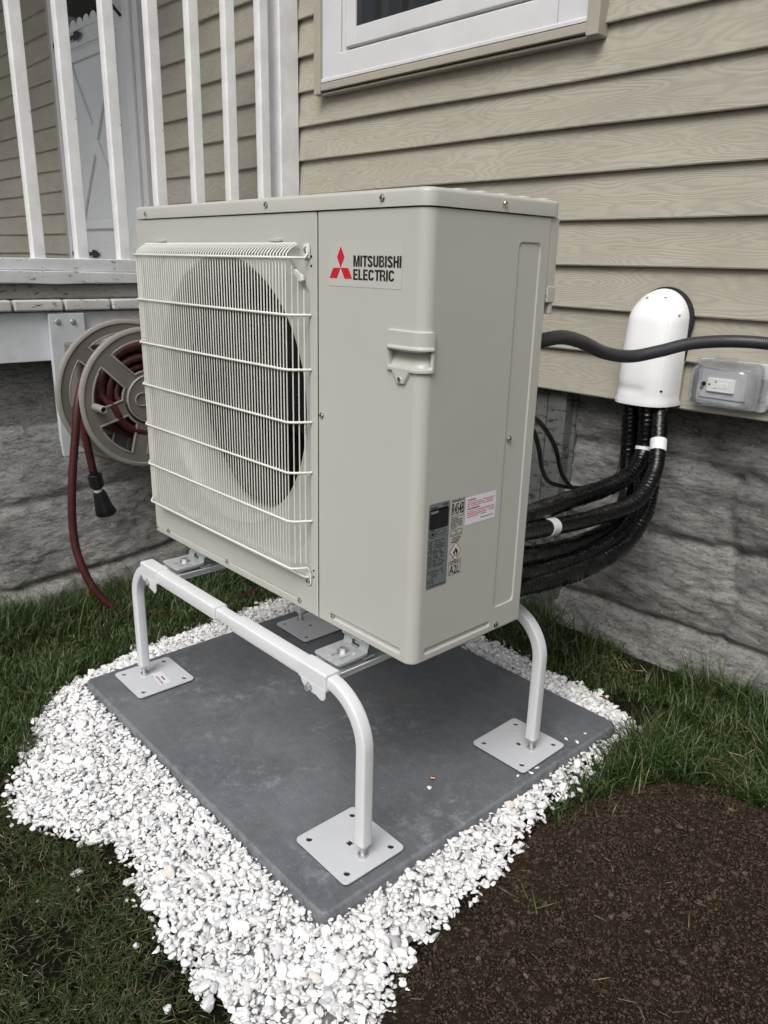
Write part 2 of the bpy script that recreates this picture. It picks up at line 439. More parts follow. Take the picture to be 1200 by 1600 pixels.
def slab(x0, x1, y0, y1, z0, z1, r, e, n=5, eb=0):
    """rounded-corner slab with rounded top edge e and optional bottom edge"""
    mb = MB(); cx, cy = (x0 + x1) / 2, (y0 + y1) / 2; w, h = x1 - x0, y1 - y0
    rings = []
    if eb: rings += [(eb * (1 - math.sin(t)), z0 + eb * (1 - math.cos(t))) for t in (0, PI / 4, PI / 2)]
    else: rings.append((0, z0))
    rings += [(e * (1 - math.cos(t)), z1 - e + e * math.sin(t)) for t in np.linspace(0, PI / 2, 5)]
    k = 4 * (n + 1); vs = []
    for ins, z in rings:
        for u, v in rrect(w - 2 * ins, h - 2 * ins, max(r - ins, 1e-4), n): vs.append((cx + u, cy + v, z))
    fs = [(i * k + j, i * k + (j + 1) % k, (i + 1) * k + (j + 1) % k, (i + 1) * k + j) for i in range(len(rings) - 1) for j in range(k)]
    fs += [tuple(range(k))[::-1], tuple(range((len(rings) - 1) * k, len(rings) * k))]
    mb.add(vs, fs); return mb

def shape2d(name, loops, ext, bev, mat, parent, M4, smooth=40):
    """flat plate with holes from 2D loops; local XY plane, thickness 2*ext"""
    cu = bpy.data.curves.new(name, 'CURVE'); cu.dimensions = '2D'; cu.fill_mode = 'BOTH'; cu.extrude = ext; cu.bevel_depth = bev; cu.bevel_resolution = 1
    for lp in loops:
        sp = cu.splines.new('POLY'); sp.points.add(len(lp) - 1)
        for i, (x, y) in enumerate(lp): sp.points[i].co = (x, y, 0, 1)
        sp.use_cyclic_u = True
    return _curve2mesh(name, cu, mat, parent, M4, smooth)
def _curve2mesh(name, cu, mat, parent, M4, smooth=40, fit=None):
    tmp = bpy.data.objects.new('tmp', cu); COL.objects.link(tmp)
    dg = bpy.context.evaluated_depsgraph_get(); dg.update()
    me = bpy.data.meshes.new_from_object(tmp.evaluated_get(dg)); me.name = name
    bpy.data.objects.remove(tmp); bpy.data.curves.remove(cu)
    if fit is not None and len(me.vertices):
        co = np.empty(len(me.vertices) * 3); me.vertices.foreach_get('co', co); co = co.reshape(-1, 3)
        lo, hi = co.min(0), co.max(0); x0, y0, x1, y1 = fit
        co[:, 0] = x0 + (co[:, 0] - lo[0]) / max(hi[0] - lo[0], 1e-6) * (x1 - x0)
        co[:, 1] = y0 + (co[:, 1] - lo[1]) / max(hi[1] - lo[1], 1e-6) * (y1 - y0)
        me.vertices.foreach_set('co', co.ravel())
    me.transform(M4); me.update()
    return newobj(name, me, mat, parent, smooth)
def text(name, body, box, mat, parent, M4, bold=0.0, ext=0.00012):
    """lettering fitted to box (x0,y0,x1,y1) in the local plane of M4"""
    cu = bpy.data.curves.new(name, 'FONT'); cu.body = body; cu.size = 1; cu.offset = bold; cu.extrude = .001; cu.resolution_u = 3
    o = _curve2mesh(name, cu, mat, parent, Matrix.Identity(4), None, fit=box)
    o.data.transform(Matrix.Scale(ext / .001, 4, (0, 0, 1))); o.data.transform(M4); return o

def _stroke(pts, w, closed=False):
    P = [Vector((*p, 0)) for p in pts]; L = []; Rr = []; n = len(P)
    for i in range(n):
        d0 = (P[i] - P[i - 1]).normalized() if i or closed else (P[1] - P[0]).normalized()
        d1 = (P[(i + 1) % n] - P[i]).normalized() if i < n - 1 or closed else d0
        t = (d0 + d1).normalized(); nn = Vector((-t.y, t.x, 0)); k = w / 2 / max(.5, nn.dot(Vector((-d0.y, d0.x, 0))))
        L.append((P[i] + nn * k)[:2]); Rr.append((P[i] - nn * k)[:2])
    return [L, Rr] if closed else [L + Rr[::-1]]
def _arc(cx, cy, rx, ry, a0, a1, n=12):
    return [(cx + rx * math.cos(math.radians(a0 + (a1 - a0) * i / n)), cy + ry * math.sin(math.radians(a0 + (a1 - a0) * i / n))) for i in range(n + 1)]
def glyph(c, w=.16):
    """condensed grotesque capitals, cap height 1, returns loops and advance"""
    h = w / 2; W_ = .56; R_ = lambda a, b, c_, d: [(a, b), (c_, b), (c_, d), (a, d)]
    if c == 'M': return [[(0, 0), (w, 0), (w, .72), (.36 - w * .42, 0), (.36 + w * .42, 0), (.72 - w, .72), (.72 - w, 0), (.72, 0), (.72, 1), (.72 - w * 1.25, 1), (.36, .27), (w * 1.25, 1), (0, 1)]], .72
    if c == 'I': return [R_(0, 0, w, 1)], w
    if c == 'T': return [[(.27 - h, 0), (.27 + h, 0), (.27 + h, 1 - w * .9), (.54, 1 - w * .9), (.54, 1), (0, 1), (0, 1 - w * .9), (.27 - h, 1 - w * .9)]], .54
    if c == 'H': return [[(0, 0), (w, 0), (w, .5 - h), (W_ - w, .5 - h), (W_ - w, 0), (W_, 0), (W_, 1), (W_ - w, 1), (W_ - w, .5 + h), (w, .5 + h), (w, 1), (0, 1)]], W_
    if c == 'E': return [[(0, 0), (.5, 0), (.5, w * .9), (w, w * .9), (w, .5 - h * .9), (.46, .5 - h * .9), (.46, .5 + h * .9), (w, .5 + h * .9), (w, 1 - w * .9), (.49, 1 - w * .9), (.49, 1), (0, 1)]], .5
    if c == 'L': return [[(0, 0), (.46, 0), (.46, w * .9), (w, w * .9), (w, 1), (0, 1)]], .46
    if c == 'U': return _stroke([(h, 1), (h, .30)] + _arc(W_ / 2, .27, W_ / 2 - h, .27 - h, 180, 360, 14) + [(W_ - h, .30), (W_ - h, 1)], w), W_
    if c == 'C': return _stroke(_arc(.30, .68, .30 - h, .32 - h, 10, 180, 12) + _arc(.30, .32, .30 - h, .32 - h, 180, 350, 12), w), .60
    if c == 'S': return _stroke(_arc(.28, .735, .28 - h, .265 - h, 5, 255, 14) + _arc(.28, .265, .28 - h, .275 - h, 75, -175, 14), w), .56
    if c == 'B': return [[(0, 0)] + [(.32, 0)] + _arc(.32, .275, .24, .275, -90, 70, 10) + _arc(.31, .755, .22, .245, -50, 90, 10) + [(0, 1)], [(w, w * .85), (.31, w * .85)] + _arc(.31, .29, .11, .29 - w * .85, -90, 90, 8)[1:-1] + [(.31, .46), (w, .46)], [(w, .60), (.30, .60)] + _arc(.30, .73, .09, .13, -90, 90, 8)[1:-1] + [(.30, 1 - w * .85), (w, 1 - w * .85)]], .56
    if c == 'R': return [[(0, 0), (w, 0), (w, .42), (.30, .42), (.40, .30), (.41, 0), (.585, 0), (.56, .34), (.45, .475)] + _arc(.32, .735, .24, .265, -42, 90, 10) + [(0, 1)], [(w, .555), (.31, .555)] + _arc(.31, .70, .11, .145, -90, 90, 8)[1:-1] + [(.31, 1 - w * .85), (w, 1 - w * .85)]], .58
    return [], .3
def lettering(name, body, box, mat, M4, gap=.07, w=.185):
    loops = []; x = 0
    for c in body:
        gl, adv = glyph(c, w)
        loops += [[(p[0] + x, p[1]) for p in lp] for lp in gl]; x += adv + gap - (.06 if c == 'T' else 0)
    x -= gap; x0, y0, x1, y1 = box
    loops = [[(x0 + p[0] / x * (x1 - x0), y0 + p[1] * (y1 - y0)) for p in lp] for lp in loops]
    return shape2d(name, loops, .00008, 0, mat, None, M4, None)

def npmesh(name, V, F):
    me = bpy.data.meshes.new(name); V = np.asarray(V, np.float32); F = np.asarray(F, np.int32)
    me.vertices.add(len(V)); me.vertices.foreach_set('co', V.ravel())
    k = F.shape[1]; me.loops.add(F.size); me.loops.foreach_set('vertex_index', F.ravel())
    me.polygons.add(len(F)); me.polygons.foreach_set('loop_start', np.arange(0, F.size, k, dtype=np.int32))
    me.update(calc_edges=True); me.validate(); return me

def bevelbox(name, dims, mat, parent=None, bevel=.002, seg=2):
    return MB().box(*dims).build(name, mat, parent, bevel=bevel, seg=seg)

def inpoly(x, y, poly):
    x = np.asarray(x); y = np.asarray(y); c = np.zeros(x.shape, bool); n = len(poly)
    for i in range(n):
        x1, y1 = poly[i]; x2, y2 = poly[(i + 1) % n]
        c ^= ((y1 > y) != (y2 > y)) & (x < (x2 - x1) * (y - y1) / ((y2 - y1) + 1e-12) + x1)
    return c
def polydist(x, y, poly):
    """unsigned distance to the outline"""
    x = np.asarray(x, float); y = np.asarray(y, float); d = np.full(x.shape, 1e9); n = len(poly)
    for i in range(n):
        ax, ay = poly[i]; bx, by = poly[(i + 1) % n]; ux, uy = bx - ax, by - ay
        t = np.clip(((x - ax) * ux + (y - ay) * uy) / (ux * ux + uy * uy + 1e-12), 0, 1)
        d = np.minimum(d, np.hypot(x - ax - t * ux, y - ay - t * uy))
    return d
_ph = rng.uniform(0, 6.28, 60)
def wob(x, y, f):
    """cheap smooth 2D noise about -1..1, vectorised"""
    r = 0
    for k in range(5):
        r = r + np.sin(f * (1 + .37 * k) * (x * math.cos(k * 1.9) + y * math.sin(k * 1.9)) + _ph[k] + 1.3 * np.sin(f * .7 * (y * math.cos(k) - x * math.sin(k)) + _ph[k + 9]))
    return r / 3.2

exec_done = True
WY = 1.107            # siding plane (lowest edge of each course)
PX0 = -1.79           # porch side plane
#PART2
# ================================================================== GROUND
def ground_sheet():
    # fine near the camera, reaching the horizon
    xs = np.concatenate([[-300, -60, -15, -5], np.arange(-2.6, 2.61, .08), [5, 15, 60, 300]])
    ys = np.concatenate([[-300, -60, -15, -5], np.arange(-2.2, 1.31, .08), [1.6, 15, 60, 300]])
    X, Y = np.meshgrid(xs, ys); Z = wob(X, Y, 3.1) * .006 - .004
    far = (np.abs(X) > 3) | (Y < -3) | (Y > 1.4); Z = np.where(far, 0, Z)
    Z += np.clip((Y - .85) / .35, 0, 1) * .02 * (Y < 2)
    n, m = X.shape; V = np.stack([X, Y, Z], -1).reshape(-1, 3)
    i = (np.arange(n - 1)[:, None] * m + np.arange(m - 1)[None]).ravel()
    me = npmesh('ground', V, np.stack([i, i + 1, i + m + 1, i + m], 1))
    o = newobj('ground', me, 'lawn_soil', None, 180); tag(o, kind='structure'); return o
ground_sheet()

PAD = dict(x=.0181, y=-.2129, w=1.0445, d=.928, r=-.0131, z=.050)
def padpt(u, v):
    c, s = math.cos(PAD['r']), math.sin(PAD['r']); return (PAD['x'] + u * c - v * s, PAD['y'] + u * s + v * c)
padpoly = [padpt(0, 0), padpt(0, PAD['d']), padpt(-PAD['w'], PAD['d']), padpt(-PAD['w'], 0)]

GRAVEL = [(-.855, -.4261), (-.97, -.350), (-1.07, -.275), (-1.115, -.150), (-1.165, 0), (-1.185, .21), (-1.20, .54), (-1.17, .80), (-.95, .86), (-.57, .885), (-.26, .868),
          (-.08, .855), (.035, .815), (.075, .70), (.07, .55), (.085, .3929), (.1084, .20), (.1384, .0606), (.155, -.1542), (.20, -.256), (.20, -.34), (.12, -.40), (.04, -.4305),
          (-.0733, -.4185), (-.15, -.435), (-.2199, -.405), (-.3054, -.4048), (-.37, -.385), (-.4356, -.3936), (-.50, -.44), (-.6064, -.4996), (-.68, -.50), (-.7576, -.480), (-.82, -.455)]
SOIL = [(.20, -.34), (.195, -.256), (.150, -.154), (.130, .06), (.105, .25), (.100, .405), (.125, .55), (.20, .66), (.28, .715), (.40, .735), (.60, .70), (.85, .74), (1.3, .78), (2.2, .70), (2.4, -1.0), (1.8, -1.9), (.7, -1.9), (.45, -1.2), (.32, -.7)]

def soil_patch():
    st = .009; xs = np.arange(.02, 2.5, st); ys = np.arange(-1.95, .86, st)
    X, Y = np.meshgrid(xs, ys)
    ins = inpoly(X, Y, SOIL); d = polydist(X, Y, SOIL) * np.where(ins, 1, -1) + wob(X, Y, 22) * .016 + wob(X, Y, 60) * .006
    Z = .030 * np.clip(d / .10, 0, 1) ** .6 + wob(X, Y, 8) * .006 + wob(X, Y, 45) * .003 + wob(X, Y, 120) * .0022 + rng.normal(0, .0020, X.shape) - .004
    keep = d > -.012
    Z = np.where(d < .0, -.012, Z)
    n, m = X.shape; V = np.stack([X, Y, Z], -1).reshape(-1, 3)
    i = (np.arange(n - 1)[:, None] * m + np.arange(m - 1)[None]); kf = keep[:-1, :-1] & keep[1:, 1:] & keep[:-1, 1:] & keep[1:, :-1]
    i = i[kf]
    me = npmesh('soil', V, np.stack([i, i + 1, i + m + 1, i + m], 1))
    bm = bmesh.new(); bm.from_mesh(me); bmesh.ops.delete(bm, geom=[v for v in bm.verts if not v.link_faces], context='VERTS'); bm.to_mesh(me); bm.free()
    tag(newobj('soil', me, 'soil', None, 180), kind='structure')
soil_patch()
def soilz(x, y):
    d = polydist(x, y, SOIL); return .030 * np.clip(d / .10, 0, 1) ** .6 + wob(x, y, 8) * .006 - .002

# ================================================================== HOUSE
house = empty('house', (0, WY, 0)); tag(house, 'beige clapboard sided house on a rough grey stone foundation behind the heat pump', 'house')
def hp(o): o.parent = house; o.matrix_parent_inverse = Matrix.Translation((0, -WY, 0)); return o

Z0, EXPO = .781, .12
def siding():
    xs = np.arange(-9.0, 3.25, .06); rows = range(0, 33); V = []; F = []
    prof = [(.015, .0005), (.0, .0), (-.0014, .0035), (.0, .008), (.0155, .1235)]
    for r in rows:
        z0 = Z0 + EXPO * r; base = len(V)
        for x in xs:
            wz = .0022 * math.sin(x * 2.1 + r * 1.7) + .0012 * math.sin(x * 5.3 + r * 2.9); wy = .0016 * math.sin(x * 3.7 + r * 4.1)
            for k, (y, z) in enumerate(prof): V.append((x, WY + y + (wy if k < 4 else 0), z0 + z + (wz if k < 4 else 0)))
        k = len(prof)
        for i in range(len(xs) - 1):
            for q in range(k - 1): F.append((base + i * k + q, base + i * k + q + 1, base + (i + 1) * k + q + 1, base + (i + 1) * k + q))
    me = bpy.data.meshes.new('siding'); me.from_pydata(V, [], F); me.update()
    o = newobj('siding', me, 'siding_vinyl', None, 30); hp(o)
    hp(bevelbox('wall_core', (-9.0, 3.2, WY + .016, WY + .30, .79, 4.75), 'roof_dark', None, .002))
siding()

def fbm(x, y, z, o=4): return mnoise.fractal(Vector((x, y, z)), 1.0, 2.1, o, noise_basis='PERLIN_ORIGINAL')
def stone_profile(u, z, seed):
    """outward bulge of parged field stone, u along the wall"""
    l1 = .365 + .018 * math.sin(u * 2.3 + seed) + .02 * fbm(u * 1.5, seed, 0); l2 = .105 + .02 * math.sin(u * 1.7 + 1 + seed) + .02 * fbm(u * 2, seed + 4, 0)
    l3 = .60 + .02 * math.sin(u * 2.9 + seed * 2)
    g = 0
    for l, w, dp in ((l1, .018, .016), (l2, .014, .018), (l3, .02, .012)):
        g -= dp * math.exp(-((z - l) / w) ** 2)
    row = 0 if z > l3 else 1 if z > l1 else 2 if z > l2 else 3
    per = (.62, .85, .70, .9)[row]; uu = (u + row * .37 + seed) / per; fr = uu - math.floor(uu); fr += .04 * fbm(z * 6, u, 3)
    g -= .009 * math.exp(-(min(fr, 1 - fr) * per / .022) ** 2)
    pil = .012 * math.sin(PI * min(max(fr, 0), 1)) ** .5
    return g * 1.35 + pil * 1.4 + .023 * fbm(u * 2.0, z * 4.5, seed) + .007 * fbm(u * 7, z * 16, seed + 9) + .0055 * fbm(u * 20, z * 42, seed + 2, 4)
def foundation():
    us = np.concatenate([np.arange(-1.72, .5, .0095), np.arange(.5, 3.2, .02)]); zs = np.arange(-.12, .795, .008); V = []
    for z in zs:
        for u in us:
            flare = .03 * max(0, (.14 - z) / .14) ** 1.5 if z < .14 else 0
            V.append((u, WY + .095 - .02 * max(0, 1 - z / .6) - stone_profile(u, z, 1.3) - flare, z))
    m = len(us); F = [(i * m + j, i * m + j + 1, (i + 1) * m + j + 1, (i + 1) * m + j) for i in range(len(zs) - 1) for j in range(m - 1)]
    me = bpy.data.meshes.new('foundation_wall'); me.from_pydata(V, [], F); me.update()
    hp(newobj('foundation_wall', me, 'parged_stone', None, 180))
    hp(bevelbox('sill_plate', (-1.72, 3.2, WY + .014, WY + .34, .783, .80), 'roof_dark', None, .001))
foundation()
# basement board panel beside the lines
bp = MB()
for i, (a_, b_) in enumerate([(-.92, -.845), (-.84, -.765), (-.76, -.70), (-.695, -.62), (-.612, -.565), (-.559, -.492)]):
    bp.box(a_, b_, WY + .035 - .006 * (i % 2), WY + .075, -.02, .778)
bp.box(-.93, -.48, WY + .07, WY + .09, -.02, .77)
hp(bp.build('board_panel', 'panel_boards', None, bevel=.004))

def frame(name, x0, x1, z0, z1, w, wb, y0, y1, mat, parent, bev=.003):
    mb = MB(); mb.box(x0, x0 + w, y0, y1, z0, z1).box(x1 - w, x1, y0, y1, z0, z1)
    mb.box(x0 + w - .001, x1 - w + .001, y0 + .0008, y1, z0, z0 + wb).box(x0 + w - .001, x1 - w + .001, y0 + .0008, y1, z1 - wb, z1)
    return mb.build(name, mat, parent, bevel=bev)
# window
win = hp(frame('window', -1.622, -.498, 1.745, 3.0, .102, .085, WY - .022, WY + .02, 'window_vinyl', None))
def sub(o, p):
    o.parent = p; o.matrix_parent_inverse = p.matrix_world.inverted() if False else Matrix.Identity(4); return o
t = MB()
for (x0, x1, z0, z1) in ((-1.657, -1.621, 1.712, 3.04), (-.499, -.461, 1.712, 3.04)): t.box(x0, x1, WY - .034, WY + .018, z0, z1)
t.box(-1.6205, -.4995, WY - .033, WY + .018, 1.721, 1.7445).box(-1.655, -.463, WY - .022, WY + .016, 1.709, 1.7165).box(-1.6205, -.4995, WY - .033, WY + .018, 3.005, 3.04)
sub(t.build('window_trim', 'trim_beige', None, bevel=.002), win)
s_ = MB(); s_.prism([(WY - .0225, 1.832), (WY - .026, 1.826), (WY - .026, 1.752), (WY - .0225, 1.75)][::-1], 'x', -1.52, -.60)
s_.prism([(WY - .030, 1.7475), (WY - .030, 1.757), (WY - .0225, 1.762), (WY - .0225, 1.7475)][::-1], 'x', -1.6205, -.4995)
sub(s_.build('sill', 'window_vinyl', None, bevel=.001), win)
sub(frame('sash', -1.512, -.606, 1.847, 2.42, .058, .056, WY - .012, WY + .015, 'window_vinyl', None), win)
sub(frame('sash', -1.512, -.606, 2.39, 2.93, .058, .05, WY + .0, WY + .02, 'window_vinyl', None), win)
for x0 in (-1.517, -.618): sub(MB().box(x0, x0 + .017, WY - .0165, WY + .015, 1.832, 2.93).build('jamb_track', 'window_vinyl', None, bevel=.001), win)
sub(MB().box(-1.46, -.66, WY - .004, WY + .013, 1.895, 2.90).build('glass', 'window_glass', None), win)

# storm door
door = hp(MB().box(-3.985, -3.145, WY - .030, WY + .014, .998, 3.05).build('storm_door', 'door_white', None, bevel=.003))
f = MB()
for (x0, x1) in ((-4.03, -3.99), (-3.14, -3.09)): f.box(x0, x1, WY - .042, WY + .014, .998, 3.12)
f.box(-3.087, -3.055, WY - .050, WY + .014, .998, 3.12).box(-3.052, -3.0, WY - .034, WY + .014, .998, 3.12)
f.box(-3.989, -3.141, WY - .040, WY + .014, 3.055, 3.12)
sub(f.build('door_frame', 'window_vinyl', None, bevel=.004), door)
sub(MB().box(-4.10, -4.031, WY - .028, WY + .014, .998, 3.16).build('door_trim', 'trim_beige', None, bevel=.003), door)
# crossbuck and panel mouldings
px0, px1, pz0, pz1 = -3.83, -3.30, 1.325, 2.118
cbk = MB(); cx, cz = (px0 + px1) / 2, (pz0 + pz1) / 2
for sgn in (1, -1):
    ax, az, bx, bz = px0, (pz0 if sgn > 0 else pz1), px1, (pz1 if sgn > 0 else pz0)
    dx, dz = bx - ax, bz - az; L = math.hypot(dx, dz); nx, nz = -dz / L * .036, dx / L * .036
    yy = WY - .0450 - .0012 * sgn
    cbk.prism([(ax + nx, az + nz), (ax - nx, az - nz), (bx - nx, bz - nz), (bx + nx, bz + nz)], 'y', yy, WY - .029)
sub(cbk.build('crossbuck', 'door_white', None, bevel=.004), door)
sub(frame('panel_moulding', px0 - .05, px1 + .05, pz0 - .05, pz1 + .05, .05, .05, WY - .0490, WY - .029, 'door_white', None, .008), door)
for z0, z1 in ((1.10, 1.19), (2.185, 2.19), (2.26, 2.265)): sub(MB().box(px0 - .10, px1 + .10, WY - .034, WY - .029, z0, z1).build('door_moulding', 'door_white', None, bevel=.002), door)
gl_ = []
n = 7; w = (px1 + .03 - px0 + .03) / n
for i in range(n):
    for k in range(9):
        t_ = PI * k / 8; gl_.append((px0 - .03 + w * i + w / 2 - w / 2 * math.cos(t_), 2.285 + .032 * math.sin(t_)))
gl_ += [(px1 + .03, 2.95), (px0 - .03, 2.95)]
sub(MB().prism(gl_[::-1], 'y', WY - .0312, WY - .0302).build('door_glass', 'window_glass', None, smooth=None), door)
def hinge(z):
    mb = MB(); pts = [(-3.985, z - .012), (-3.70, z - .009), (-3.70, z - .022), (-3.655, z - .02), (-3.60, z), (-3.655, z + .02), (-3.70, z + .022), (-3.70, z + .009), (-3.985, z + .012)]
    mb.prism(pts, 'y', WY - .0465, WY - .0432); sub(mb.build('strap_hinge', 'iron_black', None, bevel=.001), door)
hinge(2.233); hinge(1.145)
hd = MB().tube(catmull([(-3.27, WY - .034, 2.33), (-3.25, WY - .07, 2.31), (-3.20, WY - .075, 2.30), (-3.165, WY - .06, 2.26), (-3.162, WY - .034, 2.235)], 6), .008)
sub(hd.build('door_handle', 'iron_black', None), door)

# ================================================================== PORCH
porch = empty('porch', (PX0, 0, 0)); tag(porch, 'weathered white porch with peeling railing over a dark stone base, left of the pump', 'porch')
def pp(o): o.parent = porch; o.matrix_parent_inverse = Matrix.Translation((-PX0, 0, 0)); return o
bal = [.077, .221, .365, .511, .660, .803, .950]
ys_b = bal + [-.068, -.213, -.358, -.503, -.648, -.793, -.938]
bm0 = MB().box(-.019, .019, -.019, .019, 1.118, 2.32).build('baluster', 'baluster_paint', None, bevel=.003)
for i, yb in enumerate(ys_b):
    o = bm0 if i == 0 else bm0.copy()
    if i: COL.objects.link(o)
    o.location = (PX0 - .019, yb, 0); pp(o); o.matrix_parent_inverse = Matrix.Translation((-PX0, 0, 0))
    o.rotation_euler = (random.uniform(-.004, .004), 0, random.uniform(-.03, .03))
pp(MB().box(PX0 - .085, PX0 - .002, 1.020, WY - .001, 1.0, 3.55).build('post', 'baluster_paint', None, bevel=.004))
pp(MB().box(PX0 - .095, PX0 - .002, -1.20, -1.11, 1.0, 3.55).build('post', 'baluster_paint', None, bevel=.004))
def wavybox(name, x0, x1, z0, z1, mat, amp=.002, ys=(-1.12, 1.019), step=.05, seed=0):
    n = int((ys[1] - ys[0]) / step) + 1; Y = np.linspace(ys[0], ys[1], n); vs = []
    for i, y_ in enumerate(Y):
        a_ = amp * math.sin(y_ * 5 + seed); b_ = amp * math.sin(y_ * 7 + 2 + seed) + amp * .6 * math.sin(y_ * 23 + seed)
        vs += [(x0, y_, z0 + b_), (x1 + a_, y_, z0 + b_), (x1 + a_, y_, z1 + a_), (x0, y_, z1 + a_)]
    F = [(0, 1, 2, 3), tuple(4 * (n - 1) + k for k in (3, 2, 1, 0))] + [(4 * i + k, 4 * i + (k + 1) % 4, 4 * i + 4 + (k + 1) % 4, 4 * i + 4 + k) for i in range(n - 1) for k in range(4)]
    return MB().add(vs, F).build(name, mat, None, bevel=.003)
pp(wavybox('bottom_rail', PX0 - .075, PX0 + .006, 1.084, 1.122, 'rail_paint'))
pp(wavybox('rail_moulding', PX0 - .06, PX0 + .020, 1.047, 1.0825, 'rail_paint', .0025, seed=2))
pp(wavybox('kick_board', PX0 - .05, PX0 + .004, .999, 1.0455, 'bare_wood', .002, seed=4))
pp(MB().box(PX0 - .08, PX0, -1.12, 1.019, 2.30, 2.345).build('top_rail', 'baluster_paint', None, bevel=.004))
yb = -2.4; k = 0
while yb < 1.06:
    w_ = .152 + random.uniform(-.003, .003)
    o = MB().box(-8.4, PX0 + .026 + random.uniform(-.004, .004), yb, min(yb + w_, WY - .004), .960, .9955).build('deck_board', 'endgrain_wood', None, bevel=.007, seg=3)
    pp(o); yb += w_ + .0065; k += 1
pp(MB().box(PX0 - .045, PX0, -2.4, WY - .003, .800, .956).build('fascia_beam', 'beam_paint', None, bevel=.003))
pp(MB().box(-8.4, PX0 - .046, -2.4, -2.36, .80, .956).build('fascia_beam', 'beam_paint', None, bevel=.003))
pp(MB().box(-8.6, PX0 + .02, -1.22, WY - .04, 3.60, 3.74).build('unseen_porch_roof', 'ceiling_board', None, bevel=.01))  # roof out of view, added and sized for its shade on the porch
def porch_found():
    us = np.concatenate([np.arange(-2.4, -.7, .02), np.arange(-.7, 1.20, .0095)]); zs = np.arange(-.12, .955, .008); V = []
    for z in zs:
        for u in us:
            led = .575 + .012 * math.sin(u * 5) + .02 * fbm(u * 3, 8, 1)
            if z > led: x = PX0 - .075 + .25 * stone_profile(u, z, 5.1)
            else:
                k_ = (led - z) / led; x = PX0 - .025 + .20 * k_ ** .9 + .10 * max(0, k_ - .85) + stone_profile(u * 1.1, z * 1.0, 5.1) * (.5 + k_ * .5)
            V.append((x, u, z))
    m = len(us); F = [(i * m + j, i * m + j + 1, (i + 1) * m + j + 1, (i + 1) * m + j) for i in range(len(zs) - 1) for j in range(m - 1)]
    me = bpy.data.meshes.new('stone_base'); me.from_pydata(V, [], F); me.update()
    pp(newobj('stone_base', me, 'parged_stone', None, 180))
porch_found()
# reel board bolted under the deck edge
pp(MB().box(PX0 + .001, PX0 + .022, .077, .193, .478, .952).build('mounting_board', 'board_white', None, bevel=.002))
for (yy, zz) in ((.105, .925), (.155, .924)):
    pp(MB().cyl((PX0 + .022, yy, zz), (PX0 + .027, yy, zz), .0065, .006, 6).cyl((PX0 + .0221, yy, zz), (PX0 + .0235, yy, zz), .010, .009, 14).build('screw', 'zinc', None))
#PART3
# ================================================================== PAD
pad = slab(-PAD['w'], 0, 0, PAD['d'], 0.0, PAD['z'], .018, .007, 6)
po = pad.build('equipment_pad', 'pad_plastic', None, smooth=30); po.location = (PAD['x'], PAD['y'], 0); po.rotation_euler = (0, 0, PAD['r'])
tag(po, 'large slate grey rectangular equipment pad lying in the white gravel', 'equipment pad')

# ================================================================== GRAVEL
def stone_variants(nv, sub=1, seed=3, cuts=7):
    r = np.random.default_rng(seed); bm = bmesh.new(); bmesh.ops.create_icosphere(bm, subdivisions=3 if sub > 1 else 2 if sub == 1 else 1, radius=1)
    V0 = np.array([v.co[:] for v in bm.verts]); F = np.array([[v.index for v in f.verts] for f in bm.faces]); bm.free(); out = []
    for _ in range(nv):
        V = V0.copy()
        for _c in range(cuts):
            d = r.normal(size=3); d /= np.linalg.norm(d); h = r.uniform(.45, .80); dd = V @ d
            V -= np.clip(dd - h, 0, None)[:, None] * d[None]
        V *= (1 + r.normal(0, .035, (len(V), 1)))
        V *= np.array([1.30, .90, .56]) * r.uniform(.8, 1.2, 3); out.append(V)
    return out, F
def randrot(r, n, tilt):
    """random rotations, mostly flat lying: tilt std then yaw"""
    yaw = r.uniform(0, 2 * PI, n); ax = r.normal(0, tilt, n); ay = r.normal(0, tilt, n)
    def Rm(a, k):
        c, s = np.cos(a), np.sin(a); o = np.zeros((n, 3, 3)); i, j = [(1, 2), (2, 0), (0, 1)][k]
        o[:, k, k] = 1; o[:, i, i] = c; o[:, j, j] = c; o[:, i, j] = -s; o[:, j, i] = s; return o
    return Rm(yaw, 2) @ Rm(ax, 0) @ Rm(ay, 1)
def scatter_mesh(name, pos, size, var, F, rot, seed):
    r = np.random.default_rng(seed); n = len(pos); k = r.integers(0, len(var), n); VV = np.stack(var)[k]      # n,m,3
    VV = np.einsum('nij,nmj->nmi', rot, VV * size[:, None, None]) + pos[:, None]
    m = VV.shape[1]; FF = (F[None] + (np.arange(n) * m)[:, None, None]).reshape(-1, 3)
    return npmesh(name, VV.reshape(-1, 3), FF)

